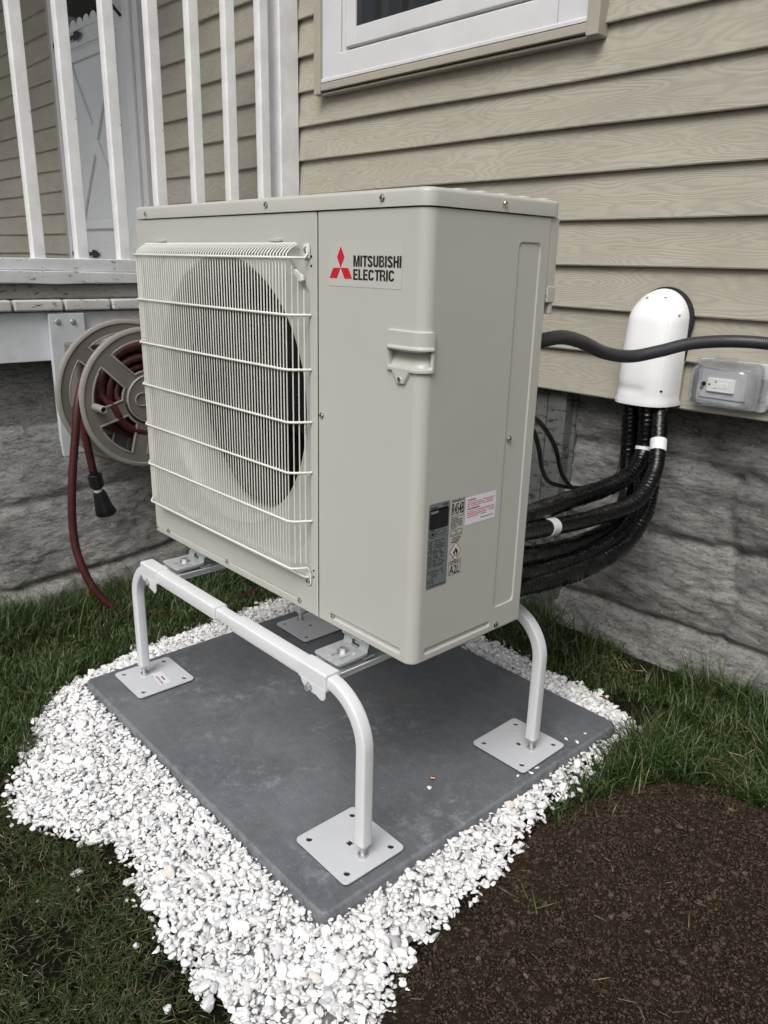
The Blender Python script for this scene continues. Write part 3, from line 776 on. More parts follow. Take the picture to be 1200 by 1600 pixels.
def gz(x, y):
    dp = polydist(x, y, padpoly); do = polydist(x, y, GRAVEL)
    t = do / (do + dp + 1e-6); return .008 + .020 * np.clip(t * 1.4, 0, 1) + .0035 * wob(x, y, 14)
def gravel():
    st = .012; V = []
    xs = np.arange(-1.3, .3, st); ys = np.arange(-.62, 1.0, st); X, Y = np.meshgrid(xs, ys)
    ins = inpoly(X, Y, GRAVEL) & (polydist(X, Y, GRAVEL) > .02); Z = np.where(ins, gz(X, Y) - .006, -.02)
    n, m = X.shape; i = (np.arange(n - 1)[:, None] * m + np.arange(m - 1)[None]); kf = ins[:-1, :-1] & ins[1:, 1:] & ins[:-1, 1:] & ins[1:, :-1]; i = i[kf]
    me = npmesh('gravel_bed', np.stack([X, Y, Z], -1).reshape(-1, 3), np.stack([i, i + 1, i + m + 1, i + m], 1))
    bm = bmesh.new(); bm.from_mesh(me); bmesh.ops.delete(bm, geom=[v for v in bm.verts if not v.link_faces], context='VERTS'); bm.to_mesh(me); bm.free()
    tag(newobj('gravel_bed', me, 'gravel_bed', None, 180), kind='structure')
    r = np.random.default_rng(11); P = []
    for layer, (sp, dz) in enumerate(((.0105, -.002), (.0114, .0040), (.019, .0085))):
        gx, gy = np.meshgrid(np.arange(-1.32, .34, sp), np.arange(-.66, 1.04, sp * .87)); gx = gx + (np.arange(gx.shape[0])[:, None] % 2) * sp / 2
        gx = gx.ravel() + r.normal(0, sp * .28, gx.size); gy = gy.ravel() + r.normal(0, sp * .28, gy.size)
        ins = inpoly(gx, gy, GRAVEL); d = polydist(gx, gy, GRAVEL) * np.where(ins, 1, -1) + wob(gx, gy, 30) * .011 + wob(gx, gy, 11) * .008
        pin = inpoly(gx, gy, padpoly); dp = polydist(gx, gy, padpoly)
        prob = np.clip((d + .016) / .034, 0, 1) ** 1.2
        # sparse spot at the near tip where soil shows
        tip = np.exp(-(((gx - .165) / .06) ** 2 + ((gy + .345) / .05) ** 2)); prob = prob * (1 - .75 * tip)
        k = (~pin) & (dp > .003) & (r.uniform(size=gx.size) < prob)
        if layer == 2: k &= d > .03
        gx, gy = gx[k], gy[k]; P.append(np.stack([gx, gy, gz(gx, gy) + dz + r.normal(0, .0018, gx.size)], 1))
    # strays beyond the edge
    gx = r.uniform(-1.3, .4, 5000); gy = r.uniform(-.62, 1.0, 5000); ins = inpoly(gx, gy, GRAVEL); d = polydist(gx, gy, GRAVEL)
    k = (~ins) & (r.uniform(size=5000) < .16 * np.exp(-d / .016)); P.append(np.stack([gx[k], gy[k], np.full(k.sum(), .010)], 1))
    P = np.concatenate(P); n = len(P)
    size = np.clip(r.lognormal(math.log(.0060), .37, n), .0026, .0135)
    dp = polydist(P[:, 0], P[:, 1], padpoly); P[:, 2] = np.minimum(P[:, 2], np.where(dp < .02, .040, 1))
    size = np.minimum(size, np.maximum(dp * .9, .003))
    var, F = stone_variants(48, 1, 3, 9)
    me = scatter_mesh('gravel', P, size, var, F, randrot(r, n, .45), 5)
    print('gravel stones', n)
    o = newobj('gravel', me, 'marble_chip', None, 38); tag(o, 'bed of bright white marble chips heaped around the grey pad', 'gravel', kind='stuff')
gravel()

def one_stone(name, sz, mat, loc, seed, label, cat, group, flat=1.0):
    var, F = stone_variants(1, 2, seed, 9); V = var[0] * sz; V[:, 2] *= flat; V[:, 2] -= V[:, 2].min()
    o = newobj(name, npmesh(name, V, F), mat, None, 60, loc); o.rotation_euler = (0, 0, seed * 1.7); tag(o, label, cat, group); return o
pz = PAD['z'] + .0003
for i, (px_, py_, s_, l_) in enumerate(((-.012, .555, .0042, 'white marble chip on the pad edge behind the far right foot plate, leftmost of three'), (.004, .612, .0034, 'tiny white chip on the pad nearest the right pad corner'), (.012, .565, .0048, 'white marble chip on the pad edge touching the gravel behind the far right foot'),
      (.010, .41, .0050, 'white marble chip just right of the far right foot plate, largest of a pair'), (.012, .385, .0044, 'white chip at the pad edge beside the near corner of the far right foot'), (-.002, .355, .0036, 'tiny white chip in front of the far right foot plate'), (-.10, .175, .0062, 'larger white marble chip alone on open grey pad between the right feet'))):
    if inpoly(px_, py_, padpoly): one_stone('stray_chip', s_, 'marble_chip', (px_, py_, pz), 20 + i, l_, 'pebble', 'marble chips strayed onto the pad')
rv = MB().lathe([(0, .0), (.005, .0), (.005, .002), (.0025, .0025), (.0025, .008), (0, .008)], (0, 0, 0), 'x', 14)
o = rv.build('copper_rivet', 'copper', None); o.location = (-.12, .20, pz + .005); o.rotation_euler = (0, 0, .6); tag(o, 'small copper coloured rivet dropped on the grey pad', 'rivet')
def leaf(loc, rz, sz, label):
    bm = bmesh.new(); n = 9; g = []
    for i in range(n):
        t = i / (n - 1); w = .42 * math.sin(PI * min(1, t * 1.05)) ** .8 * (1 + .15 * math.sin(i * 2.3)); z = .10 * math.sin(t * 5) + .05
        g.append([bm.verts.new(((t - .5) * sz * 2, s * w * sz, (z + abs(s) * .22) * sz)) for s in (-1, 0, 1)])
    for i in range(n - 1):
        for k in range(2): bm.faces.new((g[i][k], g[i + 1][k], g[i + 1][k + 1], g[i][k + 1]))
    me = bpy.data.meshes.new('fallen_leaf'); bm.to_mesh(me); bm.free(); o = newobj('fallen_leaf', me, 'leaf_brown', None, 60, loc); o.rotation_euler = (.1, .2, rz)
    m = o.modifiers.new('s', 'SOLIDIFY'); m.thickness = .0006; tag(o, label, 'leaf', 'brown leaves on the gravel'); return o
leaf((-.055, .79, .050), .4, .013, 'largest curled brown leaf on the gravel behind the far right foot')
leaf((.018, .655, .046), 1.6, .011, 'brown leaf on the gravel at the right corner of the pad')
leaf((.056, .725, .040), 2.6, .009, 'small brown leaf on the outer rim of the gravel right of the pad corner')

# ================================================================== SOIL CRUMBS AND STONES
def crumbs():
    r = np.random.default_rng(21); n = 190000
    # denser close to the camera
    x = r.uniform(.08, 1.5, n); y = r.uniform(-1.0, .82, n)
    dd = polydist(x, y, SOIL) * np.where(inpoly(x, y, SOIL), 1, -1)
    k = (r.uniform(size=n) < np.clip(1 + dd / .03, 0, 1)) & (r.uniform(size=n) < np.where((x > 1.0) | (y < -.6), .35, 1)); x, y = x[k], y[k]; n = len(x)
    size = np.clip(r.lognormal(math.log(.0016), .42, n), .0008, .0062)
    cl = r.uniform(size=n) < .006; size = np.where(cl, r.uniform(.004, .0085, n), size)
    P = np.stack([x, y, soilz(x, y) + size * .1], 1); var, F = stone_variants(24, 0, 9, 3)
    o = newobj('soil_crumbs', scatter_mesh('soil_crumbs', P, size, var, F, randrot(r, n, 1.0), 3), 'soil_crumb', None, 75)
    tag(o, 'crumbly dark brown earth clods over the bare soil', 'soil', kind='stuff')
crumbs()
def on_soil(px, py): return (px, py, float(soilz(np.array([px]), np.array([py]))[0]) - .002)
SST = [(.309, .502, .0080), (.297, .482, .0040), (.434, .419, .0075), (.458, .470, .0056), (.439, .391, .0045), (.282, .232, .0054), (.268, .165, .0052), (.340, .188, .0056), (.315, .232, .0055), (.211, .131, .0036),
       (.235, .020, .0056), (.183, -.018, .0068), (.353, .645, .0072), (.318, -.030, .0056), (.206, .227, .0050), (.360, .254, .0042), (.241, -.059, .0045), (.184, -.114, .0040), (.462, .208, .0044), (.402, .207, .0048), (.508, .232, .0046)]
SL = ['largest brown stone on the soil near the grass, with a smaller one beside it', 'small pale stone touching the left side of the largest soil stone', 'big smooth brown stone at the right side of the soil patch',
      'pale stone behind the big smooth stone at the right of the soil', 'small stone directly in front of the big smooth stone on the soil', 'brown stone right behind the round tan stone in the soil', 'round tan stone in the soil just left of its middle',
      'blocky brown stone near the middle of the soil patch', 'brown stone just behind the blocky stone in the middle of the soil', 'little stone left of the round tan stone, towards the gravel', 'flat stone in the soil between the gravel tip and the round tan stone',
      'wide brown stone at the soil edge against the white gravel', 'brown stone at the back of the soil patch by the grass', 'tall brown stone in the soil near the bottom of the picture', 'dull brown stone in the soil closest to the far gravel strip',
      'small stone right of the blocky stone in the middle of the soil', 'small stone in the soil left of the tall bottom stone', 'little brown stone in the soil nearest the tip of the gravel', 'brown stone in the soil towards the bottom right corner, leftmost of two',
      'brown stone in the soil between the blocky stone and the bottom right corner', 'brown stone in the soil closest to the bottom right corner']
for i, (a_, b_, s_) in enumerate(SST):
    one_stone('soil_stone', s_, 'soil_stone', on_soil(a_, b_), 50 + i, SL[i], 'stone', 'stones in the soil', .9)
one_stone('white_pebble', .0036, 'marble_chip', on_soil(.193, -.177), 91, 'white marble pebble strayed onto the soil left edge near the gravel', 'pebble', 'white pebbles strayed off the gravel')
one_stone('white_pebble', .0026, 'marble_chip', on_soil(.172, -.131), 92, 'tiny white pebble on the soil right beside the gravel tip', 'pebble', 'white pebbles strayed off the gravel')
for i, (a_, b_, s_, l_) in enumerate(((-.408, -.474, .0095, 'largest white pebble lying loose on the lawn left of the gravel'), (-.367, -.488, .0055, 'small white pebble on the lawn below the largest loose one'), (-.365, -.471, .0042, 'tiny white pebble on the lawn right of the largest loose one'),
                                      (-.388, -.556, .0045, 'white pebble in the lawn farthest from the gravel'), (-.179, -.464, .0065, 'white pebble on the lawn beside a notch in the gravel edge'), (-.034, -.484, .0090, 'grey white stone in the lawn at the bottom of the picture'))):
    one_stone('white_pebble', s_, 'marble_chip', (a_, b_, .004), 95 + i, l_, 'pebble', 'white pebbles strayed off the gravel')

# ================================================================== GRASS
def blades(name, X, Y, L, Wd, lean, mat, label, seed, z0=0.0, segs=4, curl=1.0, flatfrac=0.0):
    r = np.random.default_rng(seed); n = len(X); az = r.uniform(0, 2 * PI, n)
    lean = np.broadcast_to(lean, n) * r.uniform(.5, 1.4, n)
    flat = r.uniform(size=n) < flatfrac; lean = np.where(flat, r.uniform(1.25, 1.5, n), lean)
    bend = r.uniform(.3, 1.3, n) * curl; bend = np.where(flat, r.uniform(-.2, .2, n), bend)
    dx, dy = np.cos(az), np.sin(az); sx, sy = -dy, dx; tw = r.uniform(-.5, .5, n)
    V = np.zeros((n, 2 * (segs + 1), 3)); px_ = X.copy(); py_ = Y.copy(); pz_ = np.broadcast_to(z0, n).astype(float).copy() + np.where(flat, r.uniform(.002, .016, n), 0)
    for k in range(segs + 1):
        t = k / segs; w = Wd * (1 - t ** 1.6) * .5 + .00012
        cs, sn = np.cos(tw * t * 3), np.sin(tw * t * 3)
        for q, sg in enumerate((-1, 1)):
            V[:, 2 * k + q, 0] = px_ + sg * w * (sx * cs); V[:, 2 * k + q, 1] = py_ + sg * w * (sy * cs); V[:, 2 * k + q, 2] = pz_ + sg * w * sn
        a_ = lean + bend * t; st = L / segs
        px_ = px_ + dx * np.sin(a_) * st; py_ = py_ + dy * np.sin(a_) * st; pz_ = pz_ + np.cos(a_) * st
    V[:, :, 2] = np.maximum(V[:, :, 2], .001)
    f = np.array([[2 * k, 2 * k + 1, 2 * k + 3, 2 * k + 2] for k in range(segs)]); m = 2 * (segs + 1)
    me = npmesh(name, V.reshape(-1, 3), (f[None] + (np.arange(n) * m)[:, None, None]).reshape(-1, 4))
    o = newobj(name, me, mat, None, 180); tag(o, label, 'grass', kind='stuff'); return o
def region_lawn(n, x0, x1, y0, y1, seed, edge=.006, extra=None):
    r = np.random.default_rng(seed); x = r.uniform(x0, x1, n); y = r.uniform(y0, y1, n)
    g = inpoly(x, y, GRAVEL); dg = polydist(x, y, GRAVEL); s = inpoly(x, y, SOIL); ds = polydist(x, y, SOIL)
    wbl = .014 * wob(x, y, 26)
    k = ~inpoly(x, y, padpoly) & ~(g & (dg > .012 + wbl)) & ~(s & (ds > .012 + wbl))
    if extra is not None: k &= extra(x, y, r)
    return x[k], y[k]
def patchy(x, y, r):  # worn lawn with bare spots, thinner against gravel
    p = .55 + .45 * wob(x, y, 13) + .25 * wob(x, y, 40); dg = polydist(x, y, GRAVEL)
    return r.uniform(size=x.size) < np.clip(p, .10, 1) * np.clip(.25 + dg / .05, .25, 1)
# worn short lawn lower left
x, y = region_lawn(150000, -1.5, .32, -1.05, -.02, 1, extra=lambda x, y, r: patchy(x, y, r) & (x < .34))
n = len(x); r_ = np.random.default_rng(2)
tuft = np.clip(wob(x, y, 9) * .6 + .5, .1, 1.2)
blades('lawn_grass', x, y, r_.uniform(.016, .034, n) * (.6 + .6 * tuft), r_.uniform(.0008, .0019, n), .80, 'grass_lawn', 'short worn matted lawn grass left of the white gravel', 3, curl=1.5, flatfrac=.38)
x, y = region_lawn(3800, -1.5, .34, -1.05, 0, 4)
n = len(x); blades('lawn_clippings', x, y, r_.uniform(.008, .022, n), r_.uniform(.0006, .0013, n), 1.4, 'grass_dry', 'dry brown clippings lying flat in the worn lawn', 5, curl=.2, flatfrac=1.0) if n else None
# lush strip on the left between gravel and porch base
def leftstrip(x, y, r): return (x < -.80) & (y > -.52 - .3 * (x + 1)) & (r.uniform(size=x.size) < np.clip(.75 + .4 * wob(x, y, 12), .25, 1))
x, y = region_lawn(60000, -1.62, -.82, -.62, 1.17, 6, extra=leftstrip)
n = len(x); dw = np.clip((x + 1.62) / .30, 0, 1)
blades('side_grass', x, y, r_.uniform(.040, .085, n) * (1.0 + .9 * (1 - dw)) * (.85 + .35 * wob(x, y, 10)), r_.uniform(.0020, .0040, n), .38, 'grass_green', 'lush green grass between the white gravel and the porch base', 7, curl=1.1)
x = r_.normal(-1.49, .05, 420); y = r_.uniform(-.5, .9, 420)
blades('tall_grass', x, y, r_.uniform(.09, .20, 420), r_.uniform(.0024, .004, 420), .30, 'grass_green', 'long dark grass blades along the foot of the porch base', 8, curl=1.4)
# behind pad along house foundation
def back(x, y, r): return (y > .86) & (r.uniform(size=x.size) < np.clip(.50 + .75 * wob(x, y, 11), .04, 1) * np.where(x < -.05, .75, 1))
x, y = region_lawn(52000, -1.3, .95, .80, 1.19, 9, extra=back)
n = len(x); blades('wall_grass', x, y, r_.uniform(.030, .075, n) * (.8 + .5 * np.clip(wob(x, y, 6), -1, 1)), r_.uniform(.0016, .003, n), .45, 'grass_green', 'uneven green grass growing along the foot of the house foundation', 10, z0=.008, curl=1.3, flatfrac=.1)
def right(x, y, r): return (x > .05) & (r.uniform(size=x.size) < np.clip(.62 + .65 * wob(x, y, 12), .06, 1))
x, y = region_lawn(60000, .04, 1.0, .30, 1.16, 12, extra=right)
n = len(x); blades('verge_grass', x, y, r_.uniform(.035, .105, n) * (.80 + .55 * wob(x, y, 10)), r_.uniform(.0020, .0040, n), .42, 'grass_green', 'thick green grass between the gravel corner, the soil and the house', 13, curl=1.3, flatfrac=.06)
# tall tufts
cx_ = [(-.50, 1.10, 70, .15), (-.42, 1.05, 45, .17), (-.56, 1.0, 50, .12), (-.33, 1.08, 30, .12), (.03, 1.08, 70, .12), (.10, 1.06, 70, .13), (.16, 1.1, 50, .15), (.26, 1.05, 40, .13), (.10, .92, 90, .10), (.0, 1.0, 60, .09), (.2, .9, 80, .11), (-.62, 1.08, 40, .12), (.10, .45, 40, .06), (.105, .36, 30, .05), (.12, .55, 50, .08)]
X = np.concatenate([r_.normal(c[0], .035, c[2]) for c in cx_]); Y = np.concatenate([np.minimum(r_.normal(c[1], .022, c[2]), 1.14) for c in cx_]); H = np.concatenate([r_.uniform(.55, 1.25, c[2]) * c[3] for c in cx_])
blades('grass_tufts', X, Y, H, r_.uniform(.0022, .0038, len(X)), .28, 'grass_green', 'tall tufts of dark grass standing up by the house foundation', 14, curl=1.3)
# straw
X = np.concatenate([r_.normal(c, .05, k) for c, k in ((.21, 42), (-.14, 30), (.30, 24))]); Y = np.concatenate([r_.normal(c, .03, k) for c, k in ((.93, 42), (1.0, 30), (.80, 24))])
blades('straw', X, Y, r_.uniform(.02, .06, len(X)), r_.uniform(.002, .004, len(X)), 1.3, 'grass_dry', 'pale dead straw lying in the grass right of the gravel', 15, z0=.022, curl=.2, flatfrac=.85)
X = r_.uniform(.15, 1.2, 230); Y = r_.uniform(-.8, .72, 230); k = inpoly(X, Y, SOIL); X, Y = X[k], Y[k]
blades('soil_straw', X, Y, r_.uniform(.01, .035, len(X)), r_.uniform(.0006, .0014, len(X)), 1.45, 'grass_dry', 'thin dry stalks scattered over the dark soil', 16, z0=soilz(X, Y) - .004, curl=.25, flatfrac=1.0)
blades('grass_clippings', r_.normal(.240, .014, 7), r_.normal(.095, .006, 7), r_.uniform(.03, .055, 7), r_.uniform(.0014, .0022, 7), 1.52, 'grass_green', 'pale green grass clippings lying on the soil near the gravel', 17, z0=.026, curl=.12, flatfrac=1.0)
#PART5
# ================================================================== HEAT PUMP
UW, UD, UH, UZ = .95, .33, .792, .4508
SD = .307; UT = 1.2137; R = .021
hpump = empty('heat_pump', (-UW / 2, UD / 2, UZ)); tag(hpump, 'cream heat pump with wire fan grille and red diamond logo on a white stand', 'heat pump')
def up(o): o.parent = hpump; o.matrix_parent_inverse = Matrix.Translation((UW / 2, -UD / 2, -UZ)); return o
def sm(x, a, b): t = np.clip((x - a) / (b - a), 0, 1); return t * t * (3 - 2 * t)
def sd_rr(u, v, cu_, cv, hw, hh, r):
    qx = np.abs(u - cu_) - hw + r; qy = np.abs(v - cv) - hh + r
    return np.hypot(np.maximum(qx, 0), np.maximum(qy, 0)) + np.minimum(np.maximum(qx, qy), 0) - r
S_ARC0 = .2645 - R; S_ARC1 = S_ARC0 + R * PI / 2; S_END = S_ARC1 + (SD - R)
def perim(s):
    """right panel perimeter: front seam, round corner, side.  returns x, y, nx, ny"""
    s = np.asarray(s, float); t = np.clip((s - S_ARC0) / R, 0, PI / 2)
    x = np.where(s < S_ARC0, -.2645 + s, np.where(s < S_ARC1, -R + R * np.sin(t), 0.0))
    y = np.where(s < S_ARC0, 0.0, np.where(s < S_ARC1, R - R * np.cos(t), R + s - S_ARC1))
    return x, y, np.sin(t), -np.cos(t)
def s_front(x): return x + .2645
def s_side(y): return S_ARC1 + y - R
def gridsurf(name, U, Z, fn, mask, mat, smooth=180):
    UU, ZZ = np.meshgrid(U, Z); V = fn(UU, ZZ); n, m = UU.shape
    i = (np.arange(n - 1)[:, None] * m + np.arange(m - 1)[None])
    if mask is not None:
        uc = (UU[:-1, :-1] + UU[1:, 1:]) / 2; zc = (ZZ[:-1, :-1] + ZZ[1:, 1:]) / 2; i = i[mask(uc, zc)]
    i = i.ravel(); me = npmesh(name, V.reshape(-1, 3), np.stack([i, i + 1, i + m + 1, i + m], 1))
    bm = bmesh.new(); bm.from_mesh(me); bmesh.ops.delete(bm, geom=[v for v in bm.verts if not v.link_faces], context='VERTS'); bm.to_mesh(me); bm.free()
    return newobj(name, me, mat, None, smooth)
def refine(a, b, step, marks, fs=.0007, fw=.004):
    pts = set(np.round(np.arange(a, b, step), 5)); pts.add(b)
    for m_ in marks:
        for q in np.arange(m_ - fw, m_ + fw + 1e-9, fs):
            if a < q < b: pts.add(round(float(q), 5))
    return np.array(sorted(pts))
# --- right panel (front strip + rounded corner + side)
HS0, HS1 = s_front(-.080), s_side(.024); HZ0, HZ1 = .966, 1.033
HPS0, HPS1, HPZ0, HPZ1 = s_front(-.0745), s_side(.0185), .9725, 1.0035
def dright(s, z):
    d = np.zeros_like(s)
    b = sd_rr(s, z, (s_front(-.232) + s_front(-.028)) / 2, .4700, .102, .0060, .0059)   # bead front
    d -= .0030 * sm(-b, -.0004, .0036)
    b = sd_rr(s, z, (s_side(.030) + s_side(.214)) / 2, .4700, .092, .0062, .006)
    d -= .0030 * sm(-b, -.0004, .0036)
    b = sd_rr(s, z, s_side(.2515), .836, .0305, .336, .010)
    d -= .0022 * sm(-b, -.0002, .0022)
    edge = np.minimum(s, S_END - s); edge = np.minimum(edge, z - UZ); d -= .0018 * (1 - sm(edge, 0, .0022))
    return d
def fright(s, z):
    x, y, nx, ny = perim(s); d = dright(s, z); return np.stack([x + nx * d, y + ny * d, z], -1)
Us = refine(0.0, S_END, .0055, [0, s_side(.221), s_side(.282), S_END, s_front(-.232), s_front(-.028), s_side(.03), s_side(.214), (S_ARC0 + S_ARC1) / 2, HPS0, HPS1], .0011, .0044)
Us = np.unique(np.concatenate([Us, np.linspace(S_ARC0, S_ARC1, 16)]))
Zs = refine(UZ, UT, .008, [UZ, .464, .470, .476, .50, 1.172, HPZ0, HPZ1], .0011, .0044)
panel = up(gridsurf('side_panel', Us, Zs, fright, lambda s, z: ~((s > HPS0 + .001) & (s < HPS1 - .001) & (z > HPZ0 + .001) & (z < HPZ1 - .001)), 'cabinet_paint'))
# --- recessed handle
TIPS = s_front(-.045)
def sd_handle(s, z):
    a_ = sd_rr(s, z, (HS0 + HS1) / 2, (HZ0 + HZ1) / 2, (HS1 - HS0) / 2, (HZ1 - HZ0) / 2, .006)
    tab = np.maximum(np.abs(s - TIPS) - .021 + np.clip((.966 - z), 0, 1) * .62, (.9465 - z)); tab = np.maximum(tab, z - .985)
    return np.minimum(a_, tab)
def fhandle(s, z):
    x, y, nx, ny = perim(s); o = sd_handle(s, z); d = .0060 * sm(-o, -.0005, .0024) - .0005
    lip = sd_rr(s, z, (HPS0 + HPS1) / 2, 1.0045, (HPS1 - HPS0) / 2 + .001, .0022, .002); d += .003 * sm(-lip, -.0015, .001)
    top = HPZ1 - .0035 + .0035 * ((s - (HPS0 + HPS1) / 2) / .05) ** 2
    pk = np.maximum(sd_rr(s, z, (HPS0 + HPS1) / 2, (HPZ0 + HPZ1) / 2, (HPS1 - HPS0) / 2, (HPZ1 - HPZ0) / 2, .005), z - top)
    depth = .022; t = sm(-pk, 0, .0030); slope = sm(z, HPZ0, HPZ1 - .006)
    rec = t * (depth * (.35 + .65 * slope)); d = d - rec
    # pocket goes straight in (diagonal at the corner) rather than fanning out
    k = np.clip(rec / .01, 0, 1); nx2 = nx * (1 - k) + .35 * k; ny2 = ny * (1 - k) - .9 * k
    return np.stack([x + np.where(rec > 0, nx2, nx) * d, y + np.where(rec > 0, ny2, ny) * d, z], -1)
hU = refine(HS0 - .003, HS1 + .003, .0018, [HS0, HS1, HPS0, HPS1], .0005, .004); hZ = refine(.944, HZ1 + .003, .0016, [HZ0, HZ1, HPZ0, HPZ1, .947], .0005, .004)
up(gridsurf('carry_handle', hU, hZ, fhandle, lambda s, z: sd_handle(s, z) < .0012, 'cabinet_paint', 60))
# --- left front panel with the fan opening
FC = (-.585, .860); FR = .283
def dleft(x, z):
    d = np.zeros_like(x)
    for a_, b_ in ((-.872, -.616), (-.592, -.338)):
        b = sd_rr(x, z, (a_ + b_) / 2, .4690, (b_ - a_) / 2, .0016, .0015); d -= .0016 * sm(-b, -.0008, .001)
    edge = np.minimum(-.2675 - x, x + UW); edge = np.minimum(edge, z - UZ); d -= .0018 * (1 - sm(edge, 0, .0022))
    q = np.maximum(sd_rr(x, z, FC[0] + .003, .845, .292, .300, .012), (np.abs(x - FC[0]) + np.abs(z - .845)) - .530)
    d -= .004 * sm(-q, -.0005, .004)
    return d
def fleft(x, z): return np.stack([x, -dleft(x, z), z], -1)
Ux = refine(-UW, -.2675, .0042, [-UW, -.2675], .0009, .003); Zx = refine(UZ, UT, .0042, [UZ, .469], .0009, .003)
up(gridsurf('front_panel', Ux, Zx, fleft, lambda x, z: np.hypot(x - FC[0], z - FC[1]) > FR + .0015, 'cabinet_paint'))
bl = MB().lathe([(FR + .004, .0035), (FR + .001, .0025), (FR - .002, .004), (FR - .007, .009), (FR - .014, .019), (FR - .020, .034), (FR - .023, .055), (FR - .023, .098), (FR - .020, .100)], (FC[0], 0, FC[1]), 'y', 96)
up(bl.build('bellmouth', 'bellmouth_paint', None, smooth=60, fixn=False))
# shell: left side, back, floor, inner bulkhead
up(MB().box(-UW + .0005, -UW + .0015, .0015, UD - .002, UZ + .002, UT - .001).box(-UW + .0005, -.30, .120, .121, UZ + .003, UT - .004).build('inner_shell', 'inner_dark', None))
up(MB().box(-UW - .0012, -UW + .0003, .001, .06, UZ + .001, UT - .001).build('corner_panel', 'cabinet_paint', None, bevel=.0005))
cf = MB()
for i in range(150): cf.box(-UW - .001, -UW + .02, .064 + i * .00172, .0646 + i * .00172, UZ + .03, UT - .01)
cf.box(-UW + .004, -.30, UD - .022, UD - .006, UZ + .03, UT - .01)
up(cf.build('coil', 'coil_fin', None, smooth=None))
up(MB().box(-UW + .003, -.008, .008, SD - .008, UZ - .0005, UZ + .028).build('base_pan', 'galvanized', None, bevel=.003))
up(MB().box(-.30, -.004, SD - .006, SD - .001, UZ + .004, UT - .002).build('rear_panel', 'cabinet_paint', None, bevel=.001))
# fan
fan = MB().cyl((FC[0], .025, FC[1]), (FC[0], .10, FC[1]), .050, .062, 32)
up(fan.build('fan_hub', 'fan_grey', None, bevel=.004))
for b in range(3):
    vs = []; fs = []; nr, na = 7, 12
    for i in range(nr + 1):
        r = .055 + (.245 - .055) * i / nr
        for j in range(na + 1):
            t = j / na; a_ = b * 2 * PI / 3 + (t - .5) * (1.55 - .25 * i / nr) + .45 * (i / nr) ** 1.5
            vs.append((FC[0] + r * math.cos(a_), .095 - .055 * t * (1 - .25 * i / nr) - .008 * math.sin(PI * t), FC[1] + r * math.sin(a_)))
    for i in range(nr):
        for j in range(na): k = i * (na + 1) + j; fs.append((k, k + 1, k + na + 2, k + na + 1))
    o = MB().add(vs, fs).build('fan_blade', 'fan_grey', None, smooth=180); sdm = o.modifiers.new('t', 'SOLIDIFY'); sdm.thickness = .003; up(o)
# --- top cover
up(slab(-UW - .003, .003, -.003, UD + .004, UT + .0022, UZ + UH - .0005, .023, .007, 7).build('top_cover', 'cabinet_paint', None, smooth=30))
rb = MB()
for i in range(6):
    x0 = -.03 - i * .155
    k = slab(x0 - .10, x0, .10, .31, UZ + UH - .002, UZ + UH + .0020, .012, .002, 4); rb.add(k.v, k.f)
for yy in (.085, .135, .19, .245, .30):
    k = slab(-.055, -.006, yy - .014, yy + .014, UZ + UH - .002, UZ + UH + .0022, .012, .002, 4); rb.add(k.v, k.f)
up(rb.build('cover_embossing', 'cabinet_paint', None, smooth=40))
# --- rear corner post with clip
up(MB().box(-.030, -.0015, SD + .001, UD + .002, 1.085, UT + .001).build('rear_corner_post', 'cabinet_paint', None, bevel=.0015))
cl = MB().box(-.032, .0005, SD + .004, UD + .004, 1.072, 1.100).box(-.030, -.002, UD - .008, UD + .002, 1.052, 1.073)
up(cl.build('cable_clip', 'cabinet_paint', None, bevel=.0015))
# --- grille
gv = MB(); g5 = circ(.00122, 6)
GX0, GX1 = -.886, -.312; nw = 60; zt, zb_ = 1.138, .554
prof_top = [(-.0075, 1.1605), (-.014, 1.1590), (-.024, 1.1535), (-.032, 1.1455), (-.035, 1.134)]
for i in range(nw):
    x = GX0 + (GX1 - GX0) * i / (nw - 1)
    pts = [(x, y_ - .0, z_) for y_, z_ in prof_top] + [(x, -.035, .90), (x, -.035, .70), (x, -.035, .562), (x, -.030, .552), (x, -.018, .543), (x, -.0055, .530)]
    gv.sweep(pts, g5, up=(1, 0, 0))
for k, (x, yy) in enumerate(((-.3035, -.0275), (-.2965, -.0195), (-.2895, -.0115))):
    gv.sweep([(x, yy, 1.125 - .02 * k), (x, yy, .8), (x, yy, .563)], g5, up=(1, 0, 0))
for k, (x, yy) in enumerate(((-.897, -.0275), (-.908, -.0195), (-.919, -.0115))):
    gv.sweep([(x, yy, 1.138), (x, yy, .8), (x, yy, .555)], g5, up=(1, 0, 0))
up(gv.build('grille_wires', 'grille_paint', None, smooth=60, fixn=False))
gh = MB(); c8 = circ(.0025, 8)
for i in range(7):
    z = zt - i * (zt - zb_) / 6
    end = [(-.310, -.0383, z), (-.300, -.030, z), (-.2865, -.008, z), (-.2835, -.0005, z)] if i not in (0, 6) else [(-.305, -.0378, z), (-.297, -.028, z), (-.2885, -.010, z), (-.2875, -.0045, z + (.008 if i == 0 else -.008)), (-.2875, -.0035, z + (.020 if i == 0 else -.022))]
    gh.sweep([(-.946, -.001, z), (-.938, -.006, z), (-.896, -.034, z), (-.888, -.0383, z), (-.6, -.0385, z)] + end, c8, up=(0, 0, 1))
gh.sweep([(-.888, -.0090, 1.1615), (-.6, -.0090, 1.1615), (-.312, -.0090, 1.1615)], c8, up=(0, 0, 1))
gh.sweep([(-.900, -.0078, .5305), (-.6, -.0078, .5305), (-.300, -.0078, .5305), (-.289, -.0065, .5325)], c8, up=(0, 0, 1))
up(gh.build('grille_bars', 'grille_paint', None, smooth=60, fixn=False))
